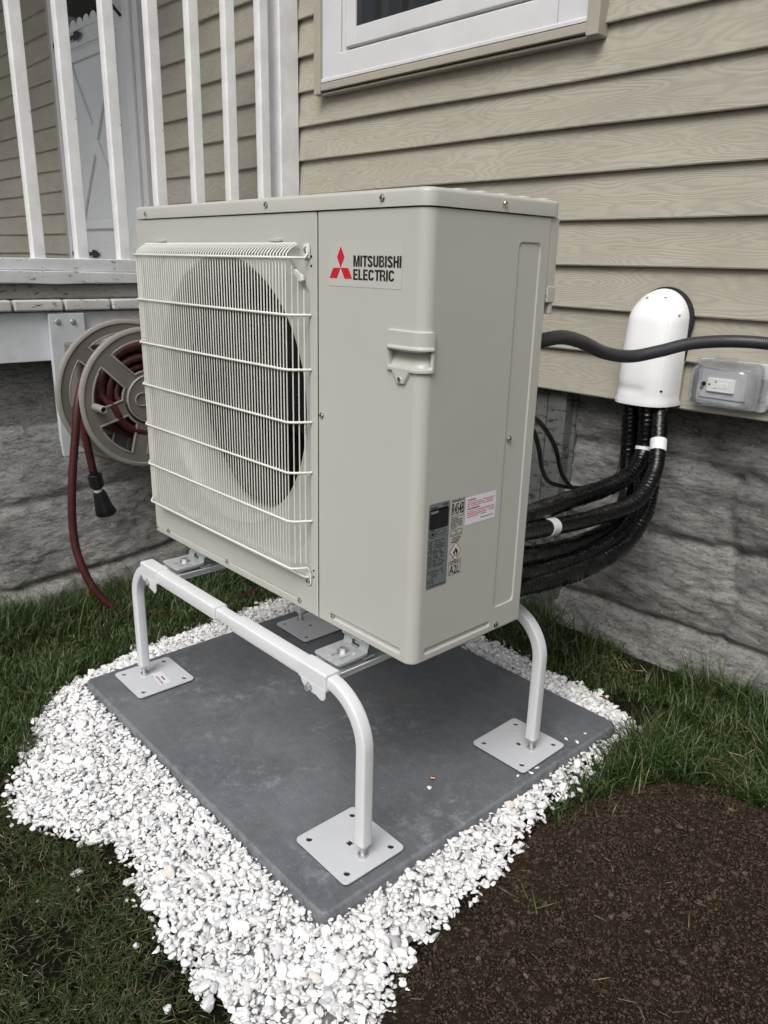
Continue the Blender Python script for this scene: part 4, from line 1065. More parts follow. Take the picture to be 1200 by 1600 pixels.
for x in (-.822, -.385):
    up(MB().box(x - .018, x + .018, -.009, .001, 1.1655, 1.1705).build('grille_hook', 'cabinet_paint', None, bevel=.001))
for (x, z, s) in ((-.2965, 1.152, 1), (-.2965, .526, -1)):
    up(shape2d('grille_tab', [[(math.cos(a) * .0085, math.sin(a) * .0085 + .003) for a in np.linspace(0, PI, 9)] + [(-.0085, -.014), (.0085, -.014)]], .0007, .0002, 'grille_paint', None, Matrix.Translation((x + .004, -.0028, z)) @ Matrix.Rotation(PI / 2, 4, 'X') @ Matrix.Diagonal((1, s, 1, 1))))
up(MB().prism([(-.325, 1.112), (-.303, 1.097), (-.296, 1.100), (-.298, 1.108), (-.320, 1.119)], 'y', -.010, -.004).build('grille_clip', 'grille_paint', None, bevel=.001))
for x, z in ((-.2825, 1.1405), (-.2825, 1.125), (-.2800, .548), (-.2800, .534), (-.306, .545)): up(MB().cyl((x, -.0006 if x > -.3 else .0028, z), (x, .002 if x > -.3 else .004, z), .0023, None, 12).build('mounting_hole', 'inner_dark', None, smooth=None))
# --- screws
def screw_mesh(r=.0048):
    mb = MB().lathe([(0, 0), (r * 1.25, 0), (r * 1.25, .0008), (r * .95, .0012), (r * .95, .0012)], (0, 0, 0), 'z', 20)
    mb.cyl((0, 0, .001), (0, 0, .0036), r * .88, r * .80, 6)
    return mb
sc0 = screw_mesh().build('screw', 'chrome', None, smooth=30)
sx_ = MB().box(-.0028, .0028, -.0005, .0005, .0034, .0038).box(-.0005, .0005, -.0028, .0028, .0034, .00385).build('screw_slot', 'black_print', None, smooth=None)
def put_screw(p, axis, parentfn, first=[True]):
    if first[0]: o, s = sc0, sx_; first[0] = False
    else: o, s = sc0.copy(), sx_.copy(); COL.objects.link(o); COL.objects.link(s)
    o.matrix_basis = Matrix.Translation(p) @ {'-y': Matrix.Rotation(PI / 2, 4, 'X'), 'x': Matrix.Rotation(PI / 2, 4, 'Y'), 'z': Matrix.Identity(4)}[axis] @ Matrix.Rotation(random.uniform(0, 3), 4, 'Z')
    parentfn(o); s.parent = o; s.matrix_parent_inverse = Matrix.Identity(4); return o
for p in ((-.8887, -.0032, 1.2255), (-.4133, -.0032, 1.2297), (-.0975, -.0032, 1.2294)): put_screw(p, '-y', up)
put_screw((.0032, .172, 1.2290), 'x', up)
for p in ((-.9445, -.0002, .4665), (-.8827, -.0002, .4690), (-.6045, -.0002, .4690), (-.326, -.0002, .4680), (-.2217, .0015, .4700), (-.2533, -.0002, .8636), (-.2925, -.0040, 1.1515), (-.2925, -.0040, .5235)): put_screw(p, '-y', up)
put_screw((TIPS - .2645, -.0041, .9555), '-y', up)
for p in ((.0002, .2315, .8349), (.0002, .2318, .4634)): put_screw(p, 'x', up)
# --- logo decal on the front
MF = Matrix.Translation((0, -.0004, 0)) @ Matrix.Rotation(PI / 2, 4, 'X')        # local (x,y)->(x,z), facing -y
def decal(name, loops, mat, off, MM=MF, e=.00008):
    return up(shape2d(name, loops, e, 0, mat, None, Matrix.Translation(off) @ MM, None))
def rect(x0, x1, y0, y1): return [(x0, y0), (x1, y0), (x1, y1), (x0, y1)]
lg = decal('logo_decal', [[(x + -.1425, y + 1.1305) for x, y in rrect(.181, .0735, .002, 2)]], 'label_clear', (0, 0, 0))
O_ = (-.2010, 1.1235); s_ = .0202; h_ = s_ * math.sqrt(3) / 2
dm = []
for a0 in (60, 180, 300):
    p = lambda ang, k=1: (math.cos(math.radians(ang)) * s_ * k, math.sin(math.radians(ang)) * s_ * k)
    u, v = p(a0), p(a0 + 60); dm.append([O_, (O_[0] + u[0], O_[1] + u[1]), (O_[0] + u[0] + v[0], O_[1] + u[1] + v[1]), (O_[0] + v[0], O_[1] + v[1])])
decal('logo_diamonds', [[((q[0] - O_[0]) * .985 + O_[0], (q[1] - O_[1]) * .985 + O_[1]) for q in d_] for d_ in dm], 'red_print', (0, -.0002, 0))
MT = Matrix.Translation((0, -.0008, 0)) @ Matrix.Rotation(PI / 2, 4, 'X')
up(lettering('logo_lettering', 'MITSUBISHI', (-.1680, 1.1262, -.0535, 1.1437), 'black_print', MT))
up(lettering('logo_lettering', 'ELECTRIC', (-.1680, 1.1052, -.0685, 1.1222), 'black_print', MT))
# --- side labels; local (u,v) -> (y,z), facing +x
MS = Matrix(((0, 0, 1, 0.0), (1, 0, 0, 0), (0, 1, 0, 0), (0, 0, 0, 1)))
def sdecal(name, loops, mat, lvl): return up(shape2d(name, loops, .00006, 0, mat, None, Matrix.Translation((.0003 + .00025 * lvl, 0, 0)) @ MS, None))
def stext(body, box, mat, bold=0.0, lvl=2): return up(text('label_lettering', body, box, mat, None, Matrix.Translation((.0003 + .00025 * lvl, 0, 0)) @ MS, bold))
sdecal('rating_plate', [[(x + .0547, y + .6690) for x, y in rrect(.0520, .1560, .004, 4)]], 'nameplate', 0)
sdecal('label_block', [[(x + .0545, y + .7190) for x, y in rrect(.0470, .0370, .004, 3)]], 'black_print', 1)
r3 = random.Random(4)
def bars(y0, y1, z, th, dens=.75):
    out = []; y = y0
    while y < y1 - .001:
        w = min(r3.uniform(.0012, .0045), y1 - y)
        if r3.random() < dens: out.append(rect(y, y + w, z, z + th))
        y += w + r3.uniform(.0005, .0010)
    return out
B_ = []
for z in (.7385,): B_ += bars(.033, .050, z, .0022, 1) + bars(.033, .078, z - .0048, .0020, .95)
z = .6975
for z in (.6965, .6930, .6895): B_ += bars(.049, .074, z, .0009, .9)
B_ += [rect(.049, .074, .6860, .6864)]
z = .6790
while z > .628:
    B_ += bars(.0315, .041, z, .0012, .8) + bars(.043, r3.uniform(.062, .077), z, .0013, .8); z -= .0030
for z in (.6235, .6205): B_ += bars(.0315, .070, z, .0011, .85)
for z in (.6160, .6130, .6100): B_ += bars(.040, .072, z, .0012, .7)
for z in (.6060, .6020, .5985): B_ += bars(.0315, .048, z, .0012, .85)
B_ += bars(.0315, .078, .5945, .0016, .95)
sdecal('label_print', B_, 'black_print', 1)
sdecal('label_mark', [circ(.0075, 20), circ(.0060, 20)], 'black_print', 1).matrix_parent_inverse @= Matrix.Translation((0, .0400, .6920))
sdecal('label_mark', [circ(.0032, 12)], 'black_print', 1).matrix_parent_inverse @= Matrix.Translation((0, .0400, .6920))
for yy in (.066, .0725): sdecal('label_mark', [[(yy - .004, .7420), (yy, .7392), (yy + .004, .7420), (yy, .7448)], [(yy - .002, .7420), (yy, .7406), (yy + .002, .7420), (yy, .7434)]], 'black_print', 1)
stext('A2UN', (.0335, .7295, .0510, .7335), 'label_clear')
# refrigerant column
def boxline(y0, y1, z0, z1, t): return [rect(y0, y1, z0, z1), rect(y0 + t, y1 - t, z0 + t, z1 - t)]
sdecal('label_print', boxline(.0860, .1185, .7130, .7450, .0006), 'black_print', 0)
stext('REFRIGERANT', (.0880, .7405, .1165, .7430), 'black_print', .01, 0)
stext('R454B', (.0875, .7170, .1172, .7378), 'black_print', .004, 0)
B_ = []
for i, z in enumerate((.7090, .7055, .7020, .6985, .6950)): B_ += bars(.0860, .1150 - (.012 if i == 0 else 0), z, .0015, .95)
B_ += bars(.0860, .1000, .6915, .0013, 1)
sdecal('label_print', B_, 'black_print', 0)
for y0 in (.0858, .1020): sdecal('book_symbol', boxline(y0, y0 + .0136, .6770, .6885, .0007) + [rect(y0 + .0012, y0 + .0124, .6770 + .003, .6776 + .003)], 'black_print', 0)
sdecal('label_print', [[(.0885, .6655), (.1075, .6655), (.1130, .6740), (.0940, .6740)], [(.0905, .6668), (.1067, .6668), (.1110, .6727), (.0948, .6727)]], 'black_print', 0)
sdecal('booklet_line', [rect(.0950, .1070, .6690, .6703)], 'black_print', 0)
dc = (.1010, .6475)
def dia(r): return [(dc[0] - r * .86, dc[1]), (dc[0], dc[1] - r), (dc[0] + r * .86, dc[1]), (dc[0], dc[1] + r)]
sdecal('hazard_diamond', [dia(.0180)], 'dark_red_print', 0); sdecal('hazard_diamond', [dia(.0160)], 'pale_decal', 1)
sdecal('flame_symbol', [[(dc[0] + x * .0072, dc[1] - .0005 + y * .0088) for x, y in ((-.5, -.75), (-.85, -.25), (-.7, .35), (-.42, .05), (-.25, .55), (.05, 1.0), (.1, .5), (.4, .7), (.45, .3), (.72, .42), (.85, -.2), (.5, -.75), (.28, -.6), (.25, -.2), (0, .15), (-.22, -.2), (-.25, -.6))], rect(dc[0] - .0055, dc[0] + .0055, dc[1] - .0088, dc[1] - .0078)], 'black_print', 2)
sdecal('label_print', boxline(.0850, .1170, .6035, .6305, .0006), 'black_print', 0)
stext('Refrigerant', (.0890, .6268, .1130, .6292), 'black_print', .01, 0); stext('Safety Group', (.0875, .6232, .1145, .6257), 'black_print', .01, 0)
stext('A2L', (.0880, .6055, .1140, .6215), 'black_print', .004, 0)
sdecal('warning_label', [[(x + .1640, y + .7165) for x, y in rrect(.0830, .0520, .001, 2)]], 'white_label', 0)
stext('WARNING', (.1265, .7355, .1480, .7382), 'dark_red_print', .03, 1); stext('AVERTISSEMENT:', (.1265, .7190, .1610, .7215), 'dark_red_print', .03, 1)
B_ = []
for z in (.7315, .7280, .7245): B_ += bars(.1265, .2020 if z > .73 else .197, z, .0013, .93)
for z in (.7150, .7115, .7080, .7045): B_ += bars(.1265, .2020 if z > .705 else .180, z, .0013, .93)
sdecal('label_print', B_, 'red_print', 1); sdecal('label_print', bars(.165, .200, .6975, .0014, 1), 'black_print', 1)
# unit feet (formed steel) coming down to the brackets
for x in (-.198, -.790):
    f_ = MB().prism([(-.020, UZ + .002), (-.020, UZ - .020), (-.006, UZ - .045), (.006, UZ - .045), (.020, UZ - .020), (.020, UZ + .002)], 'y', .060, .064)
    f_.v = [(v[0] + x, v[1], v[2]) for v in f_.v]
    k0 = len(f_.v); f_.box(x - .030, x + .030, .030, UD - .03, UZ - .028, UZ - .0005)
    up(f_.build('mounting_foot', 'galvanized', None, bevel=.002))

# ================================================================== STAND
stand = empty('stand', (-.49, .19, PAD['z'])); tag(stand, 'white square tube stand with four bent legs and flat foot plates under the pump', 'stand')
def sp_(o): o.parent = stand; o.matrix_parent_inverse = Matrix.Translation((.49, -.19, -PAD['z'])); return o
ZR = .3905; YF, YB, XL, XR = -.0706, .4537, -.9367, -.0400
sq = rrect(.0255, .0255, .0045, 3)
def leg(xf, y, sgn, name='leg'):
    rad = .100; xt = xf - sgn * rad; pts = [(xt - sgn * .055, y, ZR)]
    for k in range(15):
        a_ = PI / 2 * k / 14; pts.append((xt + sgn * rad * math.sin(a_), y, ZR - rad + rad * math.cos(a_)))
    pts.append((xf, y, .20)); pts.append((xf, y, .0875))
    sp_(MB().sweep(pts, sq, up=(0, 1, 0)).build(name, 'stand_white', None, smooth=40))
    lv = MB().cyl((xf, y, .0565), (xf, y, .088), .0058, None, 14)
    for i in range(5): lv.lathe([(.0058, .066 + i * .004), (.0066, .068 + i * .004), (.0058, .070 + i * .004)], (xf, y, 0), 'z', 14)
    lv.cyl((xf, y, .0565), (xf, y, .0635), .0105, None, 6).cyl((xf, y, .0558), (xf, y, .0572), .0125, None, 20).cyl((xf, y, .0790), (xf, y, .0868), .0100, None, 6)
    sp_(lv.build('leveling_bolt', 'zinc', None, smooth=30))
    sp_(MB().box(xf - .0095, xf + .0095, y - .0095, y + .0095, .0868, .089).build('tube_plug', 'rubber', None, smooth=None))
for y in (YF, YB):
    leg(XR, y, 1); leg(XL, y, -1)
    def rail(x0, x1, s, name='rail', z=ZR):
        return sp_(MB().sweep([(x0, y, z), (x1, y, z)], rrect(s, s, .004, 3), up=(0, 1, 0)).build(name, 'stand_white', None, smooth=40))
    rail(-.8300, -.522, .0318); rail(-.560, -.420, .0250); rail(-.452, -.200, .0318)
    for (xc, sg) in ((-.8330, -1), (-.1760, 1)):
        # collar clamp with hanging bolt tab
        c_ = MB().sweep([(xc - .040, y, ZR + .0005), (xc + .044, y, ZR + .0005)], rrect(.0355, .0355, .0045, 3), up=(0, 1, 0))
        if sg > 0: tab = [(xc + .043, ZR - .012), (xc + .043, ZR - .030), (xc + .037, ZR - .037), (xc + .029, ZR - .0385), (xc + .016, ZR - .034), (xc - .008, ZR - .034), (xc - .020, ZR - .031), (xc - .028, ZR - .024), (xc - .034, ZR - .012)][::-1]
        else: tab = [(xc + .039, ZR - .012), (xc + .039, ZR - .034), (xc + .030, ZR - .045), (xc + .016, ZR - .041), (xc - .014, ZR - .034), (xc - .030, ZR - .024), (xc - .036, ZR - .012)][::-1]
        c_.prism(tab if sg < 0 else tab[::-1], 'y', y - .0182, y - .0155); c_.prism(tab if sg < 0 else tab[::-1], 'y', y + .0155, y + .0182)
        sp_(c_.build('collar', 'stand_white', None, bevel=.0012))
        bx = xc - .004 if sg > 0 else xc - .002
        b_ = MB().cyl((bx, y - .0185, ZR - .0245), (bx, y - .0255, ZR - .0245), .0075, .0070, 6).cyl((bx, y - .0183, ZR - .0245), (bx, y - .0197, ZR - .0245), .0092, None, 20).cyl((bx, y - .018, ZR - .0245), (bx, y + .024, ZR - .0245), .0040, None, 12)
        sp_(b_.build('clamp_bolt', 'zinc', None, smooth=30))
for x in (-.180, -.800):
    t_ = .0025; w_ = .034; c_ = MB()
    c_.box(x - w_, x + w_, YF + .0185, YB - .0185, ZR - .012, ZR - .0095)
    c_.prism([(x - w_, ZR - .0093), (x - w_ - .009, ZR + .006), (x - w_ - .0065, ZR + .0065), (x - w_ + .0025, ZR - .0093)][::-1], 'y', YF + .0185, YB - .0185)
    c_.prism([(x + w_, ZR - .0093), (x + w_ + .009, ZR + .006), (x + w_ + .0065, ZR + .0065), (x + w_ - .0025, ZR - .0093)], 'y', YF + .0185, YB - .0185)
    sp_(c_.build('crossbar', 'stand_white', None, bevel=.0008))
    for (yb0, sg) in ((.006, 1), (.330, -1)):
        MM = Matrix.Translation((x - .008, yb0, ZR + .0150)) @ Matrix.Rotation(0 if sg > 0 else PI, 4, 'Z')
        slot = [(u * .0045 , v) for u, v in [(math.cos(a), math.sin(a) * .0045 + .002) for a in np.linspace(0, PI, 7)] + [(math.cos(a), math.sin(a) * .0045 - .030) for a in np.linspace(PI, 2 * PI, 7)]]
        br = sp_(shape2d('bracket', [[(a, b - .010) for a, b in rrect(.074, .078, .006, 3)], slot, [(u + .022, v) for u, v in slot]], .0016, .0006, 'galvanized', None, MM))
        k = MB().prism([(.024, .0), (.0265, .0), (.037, .036), (.0345, .036)], 'x', -.036, -.012).prism([(.024, .0), (.0265, .0), (.037, .036), (.0345, .036)], 'x', .012, .036).box(-.0115, .0115, .034, .0365, .002, .044).box(-.034, .034, .020, .050, -.013, -.0105).box(-.030, .030, -.040, .030, -.0100, -.0022)
        kk = k.build('bracket_flange', 'galvanized', None, bevel=.0012); kk.matrix_basis = MM
        kk.parent = br; kk.matrix_parent_inverse = Matrix.Identity(4)
        b_ = MB().cyl((0, -.006, .0020), (0, -.006, .0034), .0125, None, 22).cyl((0, -.006, .0034), (0, -.006, .0100), .0082, .0078, 6)
        bb = b_.build('bracket_bolt', 'zinc', None, smooth=30); bb.matrix_basis = MM; bb.parent = br; bb.matrix_parent_inverse = Matrix.Identity(4)
# foot plates
def foot(cx, cy, sx, sy, lx, ly, rot=0, sticker=False):
    hol = [[(a + dx, b + dy) for a, b in circ(.0068, 16)] for dx in (-sx / 2 + .020, sx / 2 - .020) for dy in (-sy / 2 + .020, sy / 2 - .020)]
    sqh = [(-.0065, -.0065), (.0065, -.0065), (.0065, .0065), (-.0065, .0065)]
    MM = Matrix.Translation((cx, cy, PAD['z'] + .0055)) @ Matrix.Rotation(rot, 4, 'Z')
    pl = sp_(shape2d('foot_plate', [rrect(sx, sy, .010, 4), *hol, sqh], .0014, .0006, 'plate_grey', None, MM))
    rp = slab(-sx / 2 + .0005, sx / 2 - .0005, -sy / 2 + .0005, sy / 2 - .0005, PAD['z'] + .0004, PAD['z'] + .0036, .0095, .0006).build('rubber_pad', 'rubber', None)
    rp.matrix_basis = Matrix.Translation((cx, cy, 0)) @ Matrix.Rotation(rot, 4, 'Z'); rp.parent = pl
    if sticker:
        Ms = Matrix.Translation((cx + .020, cy + .006, PAD['z'] + .0079)) @ Matrix.Rotation(-.10, 4, 'Z')
        st_ = shape2d('sticker', [rect(-.033, .037, -.013, .017)], .00008, 0, 'white_label', None, Ms, None); st_.parent = pl
        t1 = text('sticker_print', 'QUICK-SLING', (-.014, -.0095, .033, -.0015), 'dark_red_print', None, Ms @ Matrix.Translation((0, 0, .0003)), .01); t1.parent = pl
        t2 = MB().box(-.006, .016, .005, .0085, .0002, .0004).build('sticker_print', 'black_print', None, smooth=None); t2.matrix_basis = Ms; t2.parent = pl
foot(-.0825, -.067, .157, .149, 0, 0, -.02)
foot(-.912, -.055, .158, .156, 0, 0, -.02, True)
foot(-.072, .4475, .152, .160, 0, 0, 0)
foot(-.888, .4560, .155, .155, 0, 0, -.02)
#PART6
# ================================================================== LINE SET COVER ON THE WALL
duct = empty('line_cover', (-.21, WY, .80)); tag(duct, 'white domed plastic cover screwed to the siding, black lines coming out below', 'line cover')
def child_of(e):
    inv = Matrix.Translation(-Vector(e.location))
    def f(o): o.parent = e; o.matrix_parent_inverse = inv; return o
    return f
dp_ = child_of(duct)
DX, DW, DD, DZ0, DZC = -.1940, .0775, .106, .792, 1.005
def ductsurf():
    nz, na = 60, 96; V = []; zs = list(np.linspace(DZ0, DZC, 24)) + [DZC + DW * 1.06 * math.sin(t) for t in np.linspace(.05, PI / 2 - .02, nz - 24)]
    for z in zs:
        if z <= DZC: w, d = DW, DD
        else:
            q = (z - DZC) / (DW * 1.06); w = DW * math.sqrt(max(0, 1 - q * q)); d = .010 + (DD - .010) * (max(0, 1 - q ** 1.9) ** .75)
        # the upper body starts leaning back to the wall well below the top
        lean = np.clip((z - .85) / .20, 0, 1); d = d * (1 - .30 * lean ** 1.6)
        if z < .806: w *= 1.035; d *= 1.02
        for j in range(na + 1):
            a_ = PI * j / na; c, s = math.cos(a_), math.sin(a_)
            c2 = math.copysign(abs(c) ** .72, c); s2 = abs(s) ** .62
            dent = 0
            if z < .90: dent = .0042 * math.exp(-((z - (.842 - .012 * s2)) / .0075) ** 2) * float(sm(np.array(s2), .35, .8)) * (1 - float(sm(np.array(c2), .1, .5)))
            seam = .0016 * math.exp(-((c2 - .62) / .018) ** 2) + .0012 * math.exp(-((c2 - .74) / .015) ** 2)
            V.append((DX + w * c2, WY - .002 - d * s2 + dent + seam, z))
    m = na + 1; F = [(i * m + j, i * m + j + 1, (i + 1) * m + j + 1, (i + 1) * m + j) for i in range(len(zs) - 1) for j in range(na)]
    F.append(tuple((len(zs) - 1) * m + j for j in range(m)))
    o = MB().add(V, F).build('cover_shell', 'duct_white', None, smooth=50); s = o.modifiers.new('t', 'SOLIDIFY'); s.thickness = .0025; s.offset = -1; return dp_(o)
ductsurf()
cr_ = MB(); V = []
for z, k in ((.7905, 1.045), (.7985, 1.045), (.7985, 1.02)):
    for j in range(31):
        a_ = PI * j / 30; c, s = math.cos(a_), math.sin(a_); V.append((DX + DW * k * math.copysign(abs(c) ** .72, c), WY - .002 - DD * (k - .015) * abs(s) ** .62, z))
cr_.add(V, [(i * 31 + j, i * 31 + j + 1, (i + 1) * 31 + j + 1, (i + 1) * 31 + j) for i in range(2) for j in range(30)])
dp_(cr_.build('collar', 'duct_white', None, smooth=40))
gk = [(DX + .003 + (DW + .005) * math.cos(a), DZC + (DW + .009) * math.sin(a)) for a in np.linspace(-.35, PI + .25, 40)]
gk = [(x, z) for x, z in gk] + [(DX - DW + .01, .86), (DX + DW - .002, .86)]
dp_(MB().prism(gk[::-1], 'y', WY - .012, WY + .004).build('gasket', 'gasket_foam', None, bevel=.003))
for (x, z, yy) in ((-.222, 1.060, -.030), (-.172, 1.062, -.028), (-.1285, 1.022, -.036)):
    dp_(MB().cyl((x, WY + yy - .0185, z), (x, WY + yy + .02, z), .0052, .0056, 16).build('cover_screw', 'zinc', None, bevel=.001))
dp_(MB().box(DX + .058, DX + .066, WY - .087, WY - .080, .8300, .8345).build('screw_slot', 'black_print', None, bevel=.001))

# ================================================================== OUTLET IN CLEAR COVER
box = empty('outlet_box', (.02, WY, .86)); tag(box, 'clear bubble cover over a white wall socket, mounted on the lowest siding at right', 'outlet box')
bp_ = child_of(box)
XA, XB, ZA, ZB = -.075, .112, .803, .920
YW = WY - .012
bp_(slab(0, XB - XA, 0, ZB - ZA, 0, .016, .012, .003).build('back_plate', 'outlet_base', None)).matrix_parent_inverse @= Matrix.Translation((XA, YW + .014, ZA)) @ Matrix.Rotation(PI / 2, 4, 'X')
bp_(MB().box(-.062, .060, YW - .006, YW + .004, .822, .900).build('face_plate', 'outlet_base', None, bevel=.003))
rc = bp_(MB().box(-.0400, .0300, YW - .0125, YW - .006, .8405, .8745).build('receptacle', 'outlet_white', None, bevel=.0015))
hs_ = MB().cyl((-.034, YW - .0128, .858), (-.034, YW - .0115, .858), .0028, None, 12).box(-.0215, -.0145, YW - .0128, YW - .012, .8490, .8505).box(-.0215, -.0145, YW - .0128, YW - .012, .8640, .8655).box(-.0188, -.0172, YW - .01285, YW - .012, .8655, .8705)
h1 = hs_.build('socket_slots', 'black_print', None, smooth=None); h1.parent = rc
h1 = MB().box(-.010, -.001, YW - .0135, YW - .012, .8505, .8640).box(.003, .012, YW - .0133, YW - .012, .8505, .8640).build('test_button', 'outlet_white', None, bevel=.0005); h1.parent = rc
bp_(MB().cyl((-.051, YW - .0061, .8575), (-.051, YW - .0085, .8575), .0055, None, 18).build('plate_screw', 'black_print', None))
bp_(MB().cyl((-.055, YW - .0061, .8475), (-.055, YW - .0078, .8475), .0050, None, 18).build('plate_screw', 'zinc', None))
# bubble: tapering clear hood, 3 mm thick
def bubble():
    rings = []
    for (ins, d, r) in ((.0, .0, .016), (-.0, .012, .016), (.004, .014, .018), (.008, .050, .020), (.011, .068, .020), (.018, .0745, .018), (.030, .0765, .012)):
        lp = rrect((XB - XA) - .022 - 2 * ins, (ZB - ZA) - 2 * ins, r, 5); rings.append([(x + (XA + XB) / 2 - .008, YW - .002 - d + (.006 * (x / .08) ** 2 if d > .06 else 0), z + (ZA + ZB) / 2) for x, z in lp])
    k = len(rings[0]); vs = [p for r in rings for p in r]
    fs = [(i * k + j, i * k + (j + 1) % k, (i + 1) * k + (j + 1) % k, (i + 1) * k + j) for i in range(len(rings) - 1) for j in range(k)] + [tuple(range((len(rings) - 1) * k, len(rings) * k))]
    o = MB().add(vs, fs).build('clear_hood', 'clear_plastic', None, smooth=50); s = o.modifiers.new('t', 'SOLIDIFY'); s.thickness = .0024; s.offset = -1; return bp_(o)
bubble()
fl = MB()
for (a, b, r_z) in ((ZB, ZB, 0),):
    fl.tube(catmull([(XA + .012, YW - .014, ZB + .001), (-.03, YW - .014, ZB + .0035), (.05, YW - .014, ZB + .0035), (XB - .03, YW - .014, ZB + .001), (XB - .016, YW - .014, ZB - .012), (XB - .016, YW - .014, ZA + .014), (XB - .03, YW - .014, ZA), (XA + .012, YW - .014, ZA), (XA + .001, YW - .014, ZA + .012), (XA + .001, YW - .014, ZB - .014), (XA + .012, YW - .014, ZB + .001)], 6), .0030, 8)
fl.tube(catmull([(XA + .03, YW - .060, ZB - .012), (.02, YW - .0735, ZB - .017), (XB - .045, YW - .062, ZB - .012)], 6), .0016, 6)
fl.tube(catmull([(XA + .03, YW - .060, ZA + .012), (.02, YW - .0735, ZA + .016), (XB - .045, YW - .062, ZA + .012)], 6), .0016, 6)
bp_(fl.build('hood_rim', 'clear_plastic', None))
bp_(MB().box(-.028, .030, YW - .026, YW - .012, ZB + .002, ZB + .010).build('hood_hinge', 'clear_plastic', None, bevel=.002))
hg = MB().box(XB - .014, XB - .002, YW - .024, YW - .006, .838, .886).box(XB - .018, XB + .002, YW - .020, YW - .010, .878, .894).box(XB - .018, XB + .002, YW - .020, YW - .010, .828, .842)
bp_(hg.build('hood_latch', 'clear_plastic', None, bevel=.002))
bp_(MB().cyl((XB + .006, YW - .004, .822), (XB + .006, YW + .012, .822), .009, None, 20).build('mounting_lug', 'outlet_base', None, bevel=.001)).name = 'mounting_lug'
bp_(MB().cyl((XB + .006, YW - .0065, .822), (XB + .006, YW - .0042, .822), .0042, None, 6).build('lug_screw', 'zinc', None))

# ================================================================== REFRIGERANT LINES, CABLES, CONDUIT
L_ = dict(
 tape=[(-.158, 1.060, .86), (-.152, 1.058, .81), (-.134, 1.040, .755), (-.106, 1.0, .681), (-.09, .96, .622), (-.091, .88, .567), (-.112, .74, .551), (-.099, .56, .57), (-.045, .33, .619)],
 top=[(-.188, 1.045, .86), (-.183, 1.045, .82), (-.17, 1.04, .742), (-.164, 1.03, .657), (-.156, .95, .609), (-.168, .82, .589), (-.148, .65, .598), (-.094, .45, .623), (-.060, .33, .645)],
 a=[(-.235, 1.05, .86), (-.232, 1.05, .82), (-.225, 1.05, .737), (-.215, 1.05, .614), (-.185, 1.01, .533), (-.150, .91, .488), (-.131, .74, .484), (-.103, .55, .509), (-.055, .33, .561)],
 b=[(-.205, 1.078, .86), (-.205, 1.078, .82), (-.195, 1.075, .737), (-.178, 1.065, .633), (-.135, 1.0, .540), (-.108, .88, .483), (-.098, .7, .466), (-.083, .52, .482), (-.05, .33, .524)],
 c=[(-.163, 1.078, .86), (-.161, 1.075, .82), (-.150, 1.065, .71), (-.138, 1.05, .608), (-.107, .98, .527), (-.085, .86, .466), (-.077, .7, .448), (-.064, .52, .462), (-.048, .33, .490)])
def wrapped(name, path, r, mat, label, amp=.055, seed=1, smooth_from=2.0):
    """tape wrapped insulation: crinkle rings modelled in the mesh"""
    P = catmull(path, 60); rr = random.Random(seed); nR = 26; L = 0; sc = []; T = []
    lens = [0.0]
    for i in range(1, len(P)): lens.append(lens[-1] + (P[i] - P[i - 1]).length)
    tot = lens[-1]; n = int(tot / .0021); Q = []; j = 0
    for i in range(n + 1):
        t = tot * i / n
        while j < len(lens) - 2 and lens[j + 1] < t: j += 1
        k = (t - lens[j]) / max(lens[j + 1] - lens[j], 1e-9); Q.append(P[j].lerp(P[j + 1], k))
    mb = MB().sweep(Q, circ(r, nR)); o1, o2 = rr.uniform(0, 50), rr.uniform(0, 50)
    for i in range(n + 1):
        t = tot * i / n; q = Q[i]; fade = 1 - min(1, max(0, (t / tot - smooth_from) / .05))
        slow = 1 + .05 * mnoise.noise(Vector((t * 14, o1, 0)))
        for j in range(nR):
            v = Vector(mb.v[i * nR + j]); d = v - q; th = 2 * PI * j / nR
            ph = t / .0125 * 2 * PI + 1.2 * math.sin(th + o1) + 4.5 * mnoise.noise(Vector((t * 30, math.cos(th) * .9 + o2, math.sin(th) * .9)))
            am = max(0, .55 + 1.5 * mnoise.noise(Vector((t * 22 + o2, math.cos(th) * 1.2, math.sin(th) * 1.2 + o1))))
            rdg = (1 - abs(math.sin(ph / 2))) ** 2
            mb.v[i * nR + j] = tuple(q + d * (slow + fade * (amp * 2.2 * am * rdg + .035 * mnoise.noise(Vector((t * 160, math.cos(th) * 4, math.sin(th) * 4 + o1))))))
    o = mb.build(name, mat, None, smooth=180); tag(o, label, 'refrigerant line', 'insulated lines between the wall cover and the heat pump'); return o
wrapped('refrigerant_line', L_['top'], .0215, 'line_wrap', 'uppermost crinkled black wrapped line entering the back of the heat pump', seed=1)
ln = wrapped('refrigerant_line', L_['tape'], .0200, 'line_wrap', 'black line with two white tape bands, second from the top of the bundle', .045, seed=2, smooth_from=.62)
wrapped('refrigerant_line', L_['a'], .0205, 'line_wrap', 'crinkled black line hanging leftmost below the wall cover', seed=3)
wrapped('refrigerant_line', L_['b'], .0200, 'line_wrap', 'black line in the lower loop close behind the others against the foundation', seed=4)
wrapped('refrigerant_line', L_['c'], .0215, 'line_wrap', 'lowest black line of the bundle making the widest loop to the heat pump', seed=5)
Pt = catmull(L_['tape'], 22)
def band(i0, i1, r, lab=None):
    o = MB().sweep(Pt[i0:i1], circ(r, 22), closed_ends=True).build('tape_band', 'white_tape', None, smooth=60); o.parent = ln; return o
band(58, 67, .0214); band(156, 161, .0212)
o = MB().sweep(catmull(L_['top'], 22)[60:64], circ(.0229, 20)).build('tape_band', 'white_tape', None, smooth=60); o.parent = [q for q in COL.objects if q.name == 'refrigerant_line'][0]
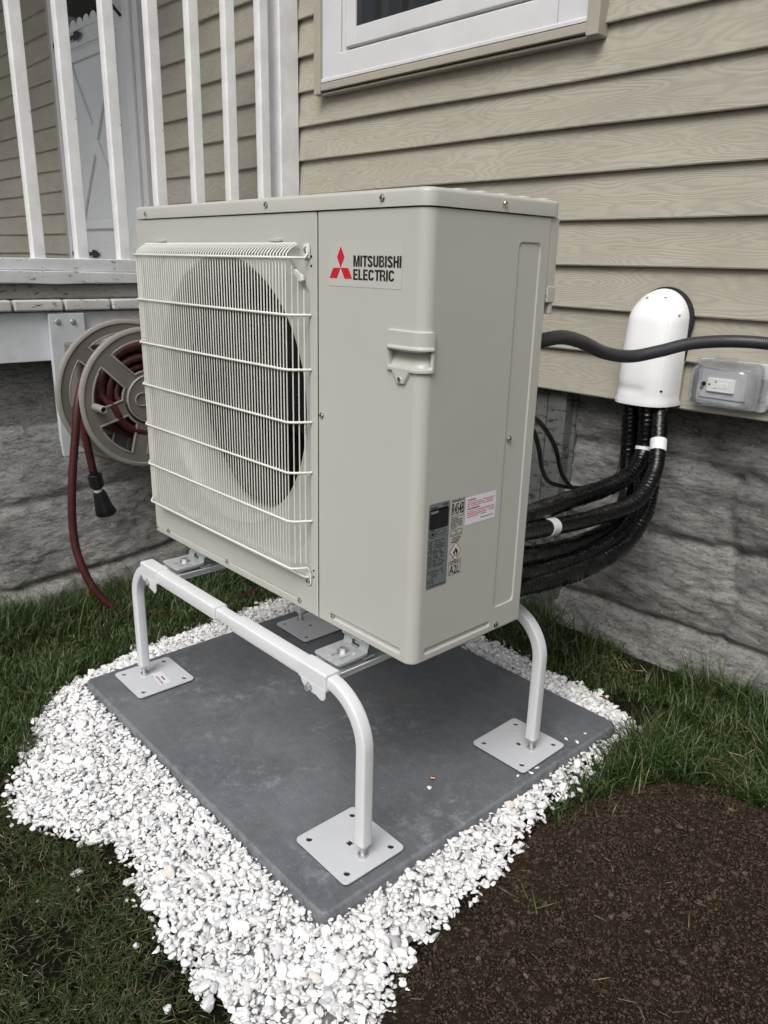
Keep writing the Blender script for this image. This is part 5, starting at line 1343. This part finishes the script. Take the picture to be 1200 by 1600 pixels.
for i, (pts, lab) in enumerate((([(-.07, .33, .86), (-.115, .45, .834), (-.186, .60, .779), (-.252, .75, .697), (-.292, .85, .605), (-.300, .93, .545), (-.242, .95, .530), (-.19, .93, .560)], 'thin black cable drooping behind the heat pump in the longer outer curve'),
     ([(-.07, .33, .83), (-.112, .45, .807), (-.196, .60, .729), (-.285, .75, .632), (-.322, .85, .572), (-.308, .95, .545), (-.259, 1.0, .556), (-.242, 1.05, .583), (-.253, 1.08, .65), (-.258, 1.085, .759), (-.255, 1.085, .86)], 'thin black cable bending up beside the lines into the wall cover'))):
    tag(MB().tube(catmull(pts, 12), .0058, 12).build('cable', 'cable_black', None, smooth=180), lab, 'cable', 'thin black cables')
cd = MB().tube(catmull([(-.10, .29, .985), (-.062, .30, .992), (-.038, .36, 1.001), (-.033, .42, 1.004), (-.041, .50, .99), (-.049, .60, .963), (-.034, .68, .952), (0, .74, .963), (.041, .80, .98), (.098, .86, .987), (.165, .90, .986), (.25, .96, .975), (.40, 1.03, .955), (.62, 1.06, .94)], 14), .0138, 20).build('conduit', 'conduit_skin', None, smooth=180)
tag(cd, 'dark grey flexible conduit running in a wave from the heat pump past the white cover', 'conduit')

# ================================================================== HOSE REEL
reel = empty('hose_reel', (PX0 + .022, .262, .70)); tag(reel, 'taupe plastic hose reel with spoked wheels hung on a white board under the porch', 'hose reel')
rp_ = child_of(reel)
RC = (.265, .700)
def wheel(name, X, r, th, kids=True):
    ro, wins = r * .83, []
    for k in range(6):
        a0 = math.radians(106 + 60 * k); wd = math.radians(24); inn = .088
        lp = [(ro * math.cos(a0 + t), ro * math.sin(a0 + t)) for t in np.linspace(-wd * .92, wd * .92, 9)] + [(inn * math.cos(a0 + t), inn * math.sin(a0 + t)) for t in np.linspace(wd * .55, -wd * .55, 5)]
        wins.append(lp)
    MM = Matrix.Translation((X, RC[0], RC[1])) @ MS
    w = rp_(shape2d(name, [circ(r, 72), *wins], th / 2, .0012, 'reel_plastic', None, MM, 40))
    rim = MB().lathe([(r - .012, th * .5), (r - .010, th * .5 + .004), (r - .002, th * .5 + .004), (r + .003, th * .5), (r + .003, -th * .5 - .002), (r - .004, -th * .5 - .002)], (X, 0, 0), 'x', 80)
    rim.v = [(v[0], v[1] + RC[0], v[2] + RC[1]) for v in rim.v]
    rm = rim.build('rim', 'reel_edge', None, smooth=40); rm.parent = w; rm.matrix_parent_inverse = Matrix.Identity(4)
    ed = MB()
    for lp in wins:
        P = [(X + th * .5 + .001, RC[0] + a, RC[1] + b) for a, b in lp]; ed.sweep(P + [P[0], P[1]], rrect(.006, .006, .001, 2), up=(1, 0, 0), closed_ends=False)
    e_ = ed.build('window_edge', 'reel_edge', None, smooth=60); e_.parent = w
    return w
XF, XBk = -1.492, -1.638
wf = wheel('front_wheel', XF, .222, .008); wheel('back_wheel', XBk, .236, .008)
def hub(prof, X, name, mat, par=None):
    m = MB().lathe(prof, (X, 0, 0), 'x', 48); m.v = [(v[0], v[1] + RC[0], v[2] + RC[1]) for v in m.v]; o = m.build(name, mat, None, smooth=40)
    return rp_(o)
hub([(.055, 0), (.055, .140)], XBk + .004, 'drum', 'reel_plastic')
hub([(0, .010), (.070, .010), (.0745, .006), (.0745, 0)], XF + .004, 'hub_cap', 'reel_plastic')
hub([(.072, .0105), (.0745, .0125), (.077, .0105), (.077, .004), (.072, .004)], XF + .004, 'hub_ring', 'reel_edge')
lp_ = MB().sweep([(XF + .0155, RC[0] + a, RC[1] + b) for a, b in [(.03, -.020), (-.025, -.020)] + [(-.030 - .02 * math.sin(t), -.0 - .020 * math.cos(t)) for t in np.linspace(.3, PI - .3, 7)] + [(-.025, .020), (.03, .020)]], rrect(.005, .004, .001, 2), up=(1, 0, 0))
rp_(lp_.build('hub_badge', 'reel_edge', None))
# crank knob (hollow cylinder)
kb = MB().lathe([(.0105, 0), (.0118, .004), (.0118, .066), (.0100, .068), (.0085, .068), (.0085, .03), (0, .03)], (0, 0, 0), 'x', 28); kb.v = [(v[0] + XF + .004, v[1] + .085, v[2] + .690) for v in kb.v]
rp_(kb.build('crank_handle', 'reel_edge', None, smooth=40))
# wall bracket
rp_(MB().box(PX0 + .0225, XBk - .004, .115, .285, .560, .860).box(PX0 + .023, XBk - .006, .20, .34, .63, .77).build('wall_bracket', 'reel_plastic', None, bevel=.006))
hs2 = MB()
P = []; turns = 0; rr_ = .072; xh = XBk + .020
seqx = [XBk + .022 + .0255 * k for k in range(5)]
lay = 0
while rr_ < .160:
    xs_ = seqx if lay % 2 == 0 else seqx[::-1]
    for xx in xs_:
        for k in range(26):
            t = k / 26; P.append((xx + .0255 * (t if lay % 2 == 0 else -t) * .9, RC[0] + (rr_ + random.uniform(-.0006, .0006)) * math.cos(-2 * PI * t + PI), RC[1] + .022 * (rr_ - .07) / .09 + (rr_ + .004 * math.sin(6 * t + xx * 60)) * math.sin(-2 * PI * t + PI)))
    rr_ += .0245; lay += 1
hs2.tube(P, .0128, 10, up=(1, 0, 0))
# hanging loop running off into the grass
lpz = [(-1.55, .150, .845), (-1.53, .092, .80), (-1.505, .045, .715), (-1.497, .021, .607), (-1.497, -.005, .449), (-1.497, -.016, .303), (-1.477, -.010, .199), (-1.447, .020, .101), (-1.417, .074, .035), (-1.37, .16, .016), (-1.30, .28, .013), (-1.27, .42, .012), (-1.33, .60, .012)]
hs2.tube(catmull(lpz, 12), .0126, 14)
hs2.tube(catmull([(-1.56, .10, .79), (-1.565, .078, .70), (-1.57, .080, .62), (-1.57, .084, .556), (-1.57, .094, .470)], 10), .0126, 14)
hose = hs2.build('garden_hose', 'hose_red', None, smooth=180); tag(hose, 'dark red garden hose wound on the reel, one loop hanging into the grass', 'hose')
nz_ = MB().cyl((-1.57, .093, .475), (-1.57, .098, .452), .0135, .0135, 18).cyl((-1.57, .098, .455), (-1.57, .103, .412), .0235, .0225, 20).cyl((-1.57, .103, .414), (-1.57, .1045, .405), .019, .015, 20)
o = nz_.build('hose_coupling', 'nozzle_black', None, bevel=.002); o.parent = hose
o = MB().cyl((-1.57, .1045, .407), (-1.57, .106, .395), .0125, None, 18).build('white_washer', 'outlet_white', None); o.parent = hose
m = MB(); rgs = [(.106, .396, .016), (.110, .385, .021), (.114, .365, .023), (.119, .340, .028), (.126, .318, .034), (.128, .312, .030)]
vs = []; kk_ = 22
for yy, zz, r in rgs:
    for j in range(kk_):
        a_ = 2 * PI * j / kk_; q = 1 + .06 * math.cos(4 * a_); vs.append((-1.57 + r * .8 * q * math.cos(a_), yy + r * q * math.sin(a_), zz + .004 * math.sin(a_)))
fs = [(i * kk_ + j, i * kk_ + (j + 1) % kk_, (i + 1) * kk_ + (j + 1) % kk_, (i + 1) * kk_ + j) for i in range(len(rgs) - 1) for j in range(kk_)] + [tuple(range(kk_))[::-1], tuple(range((len(rgs) - 1) * kk_, len(rgs) * kk_))]
o = m.add(vs, fs).build('nozzle', 'nozzle_black', None, smooth=50); o.parent = hose
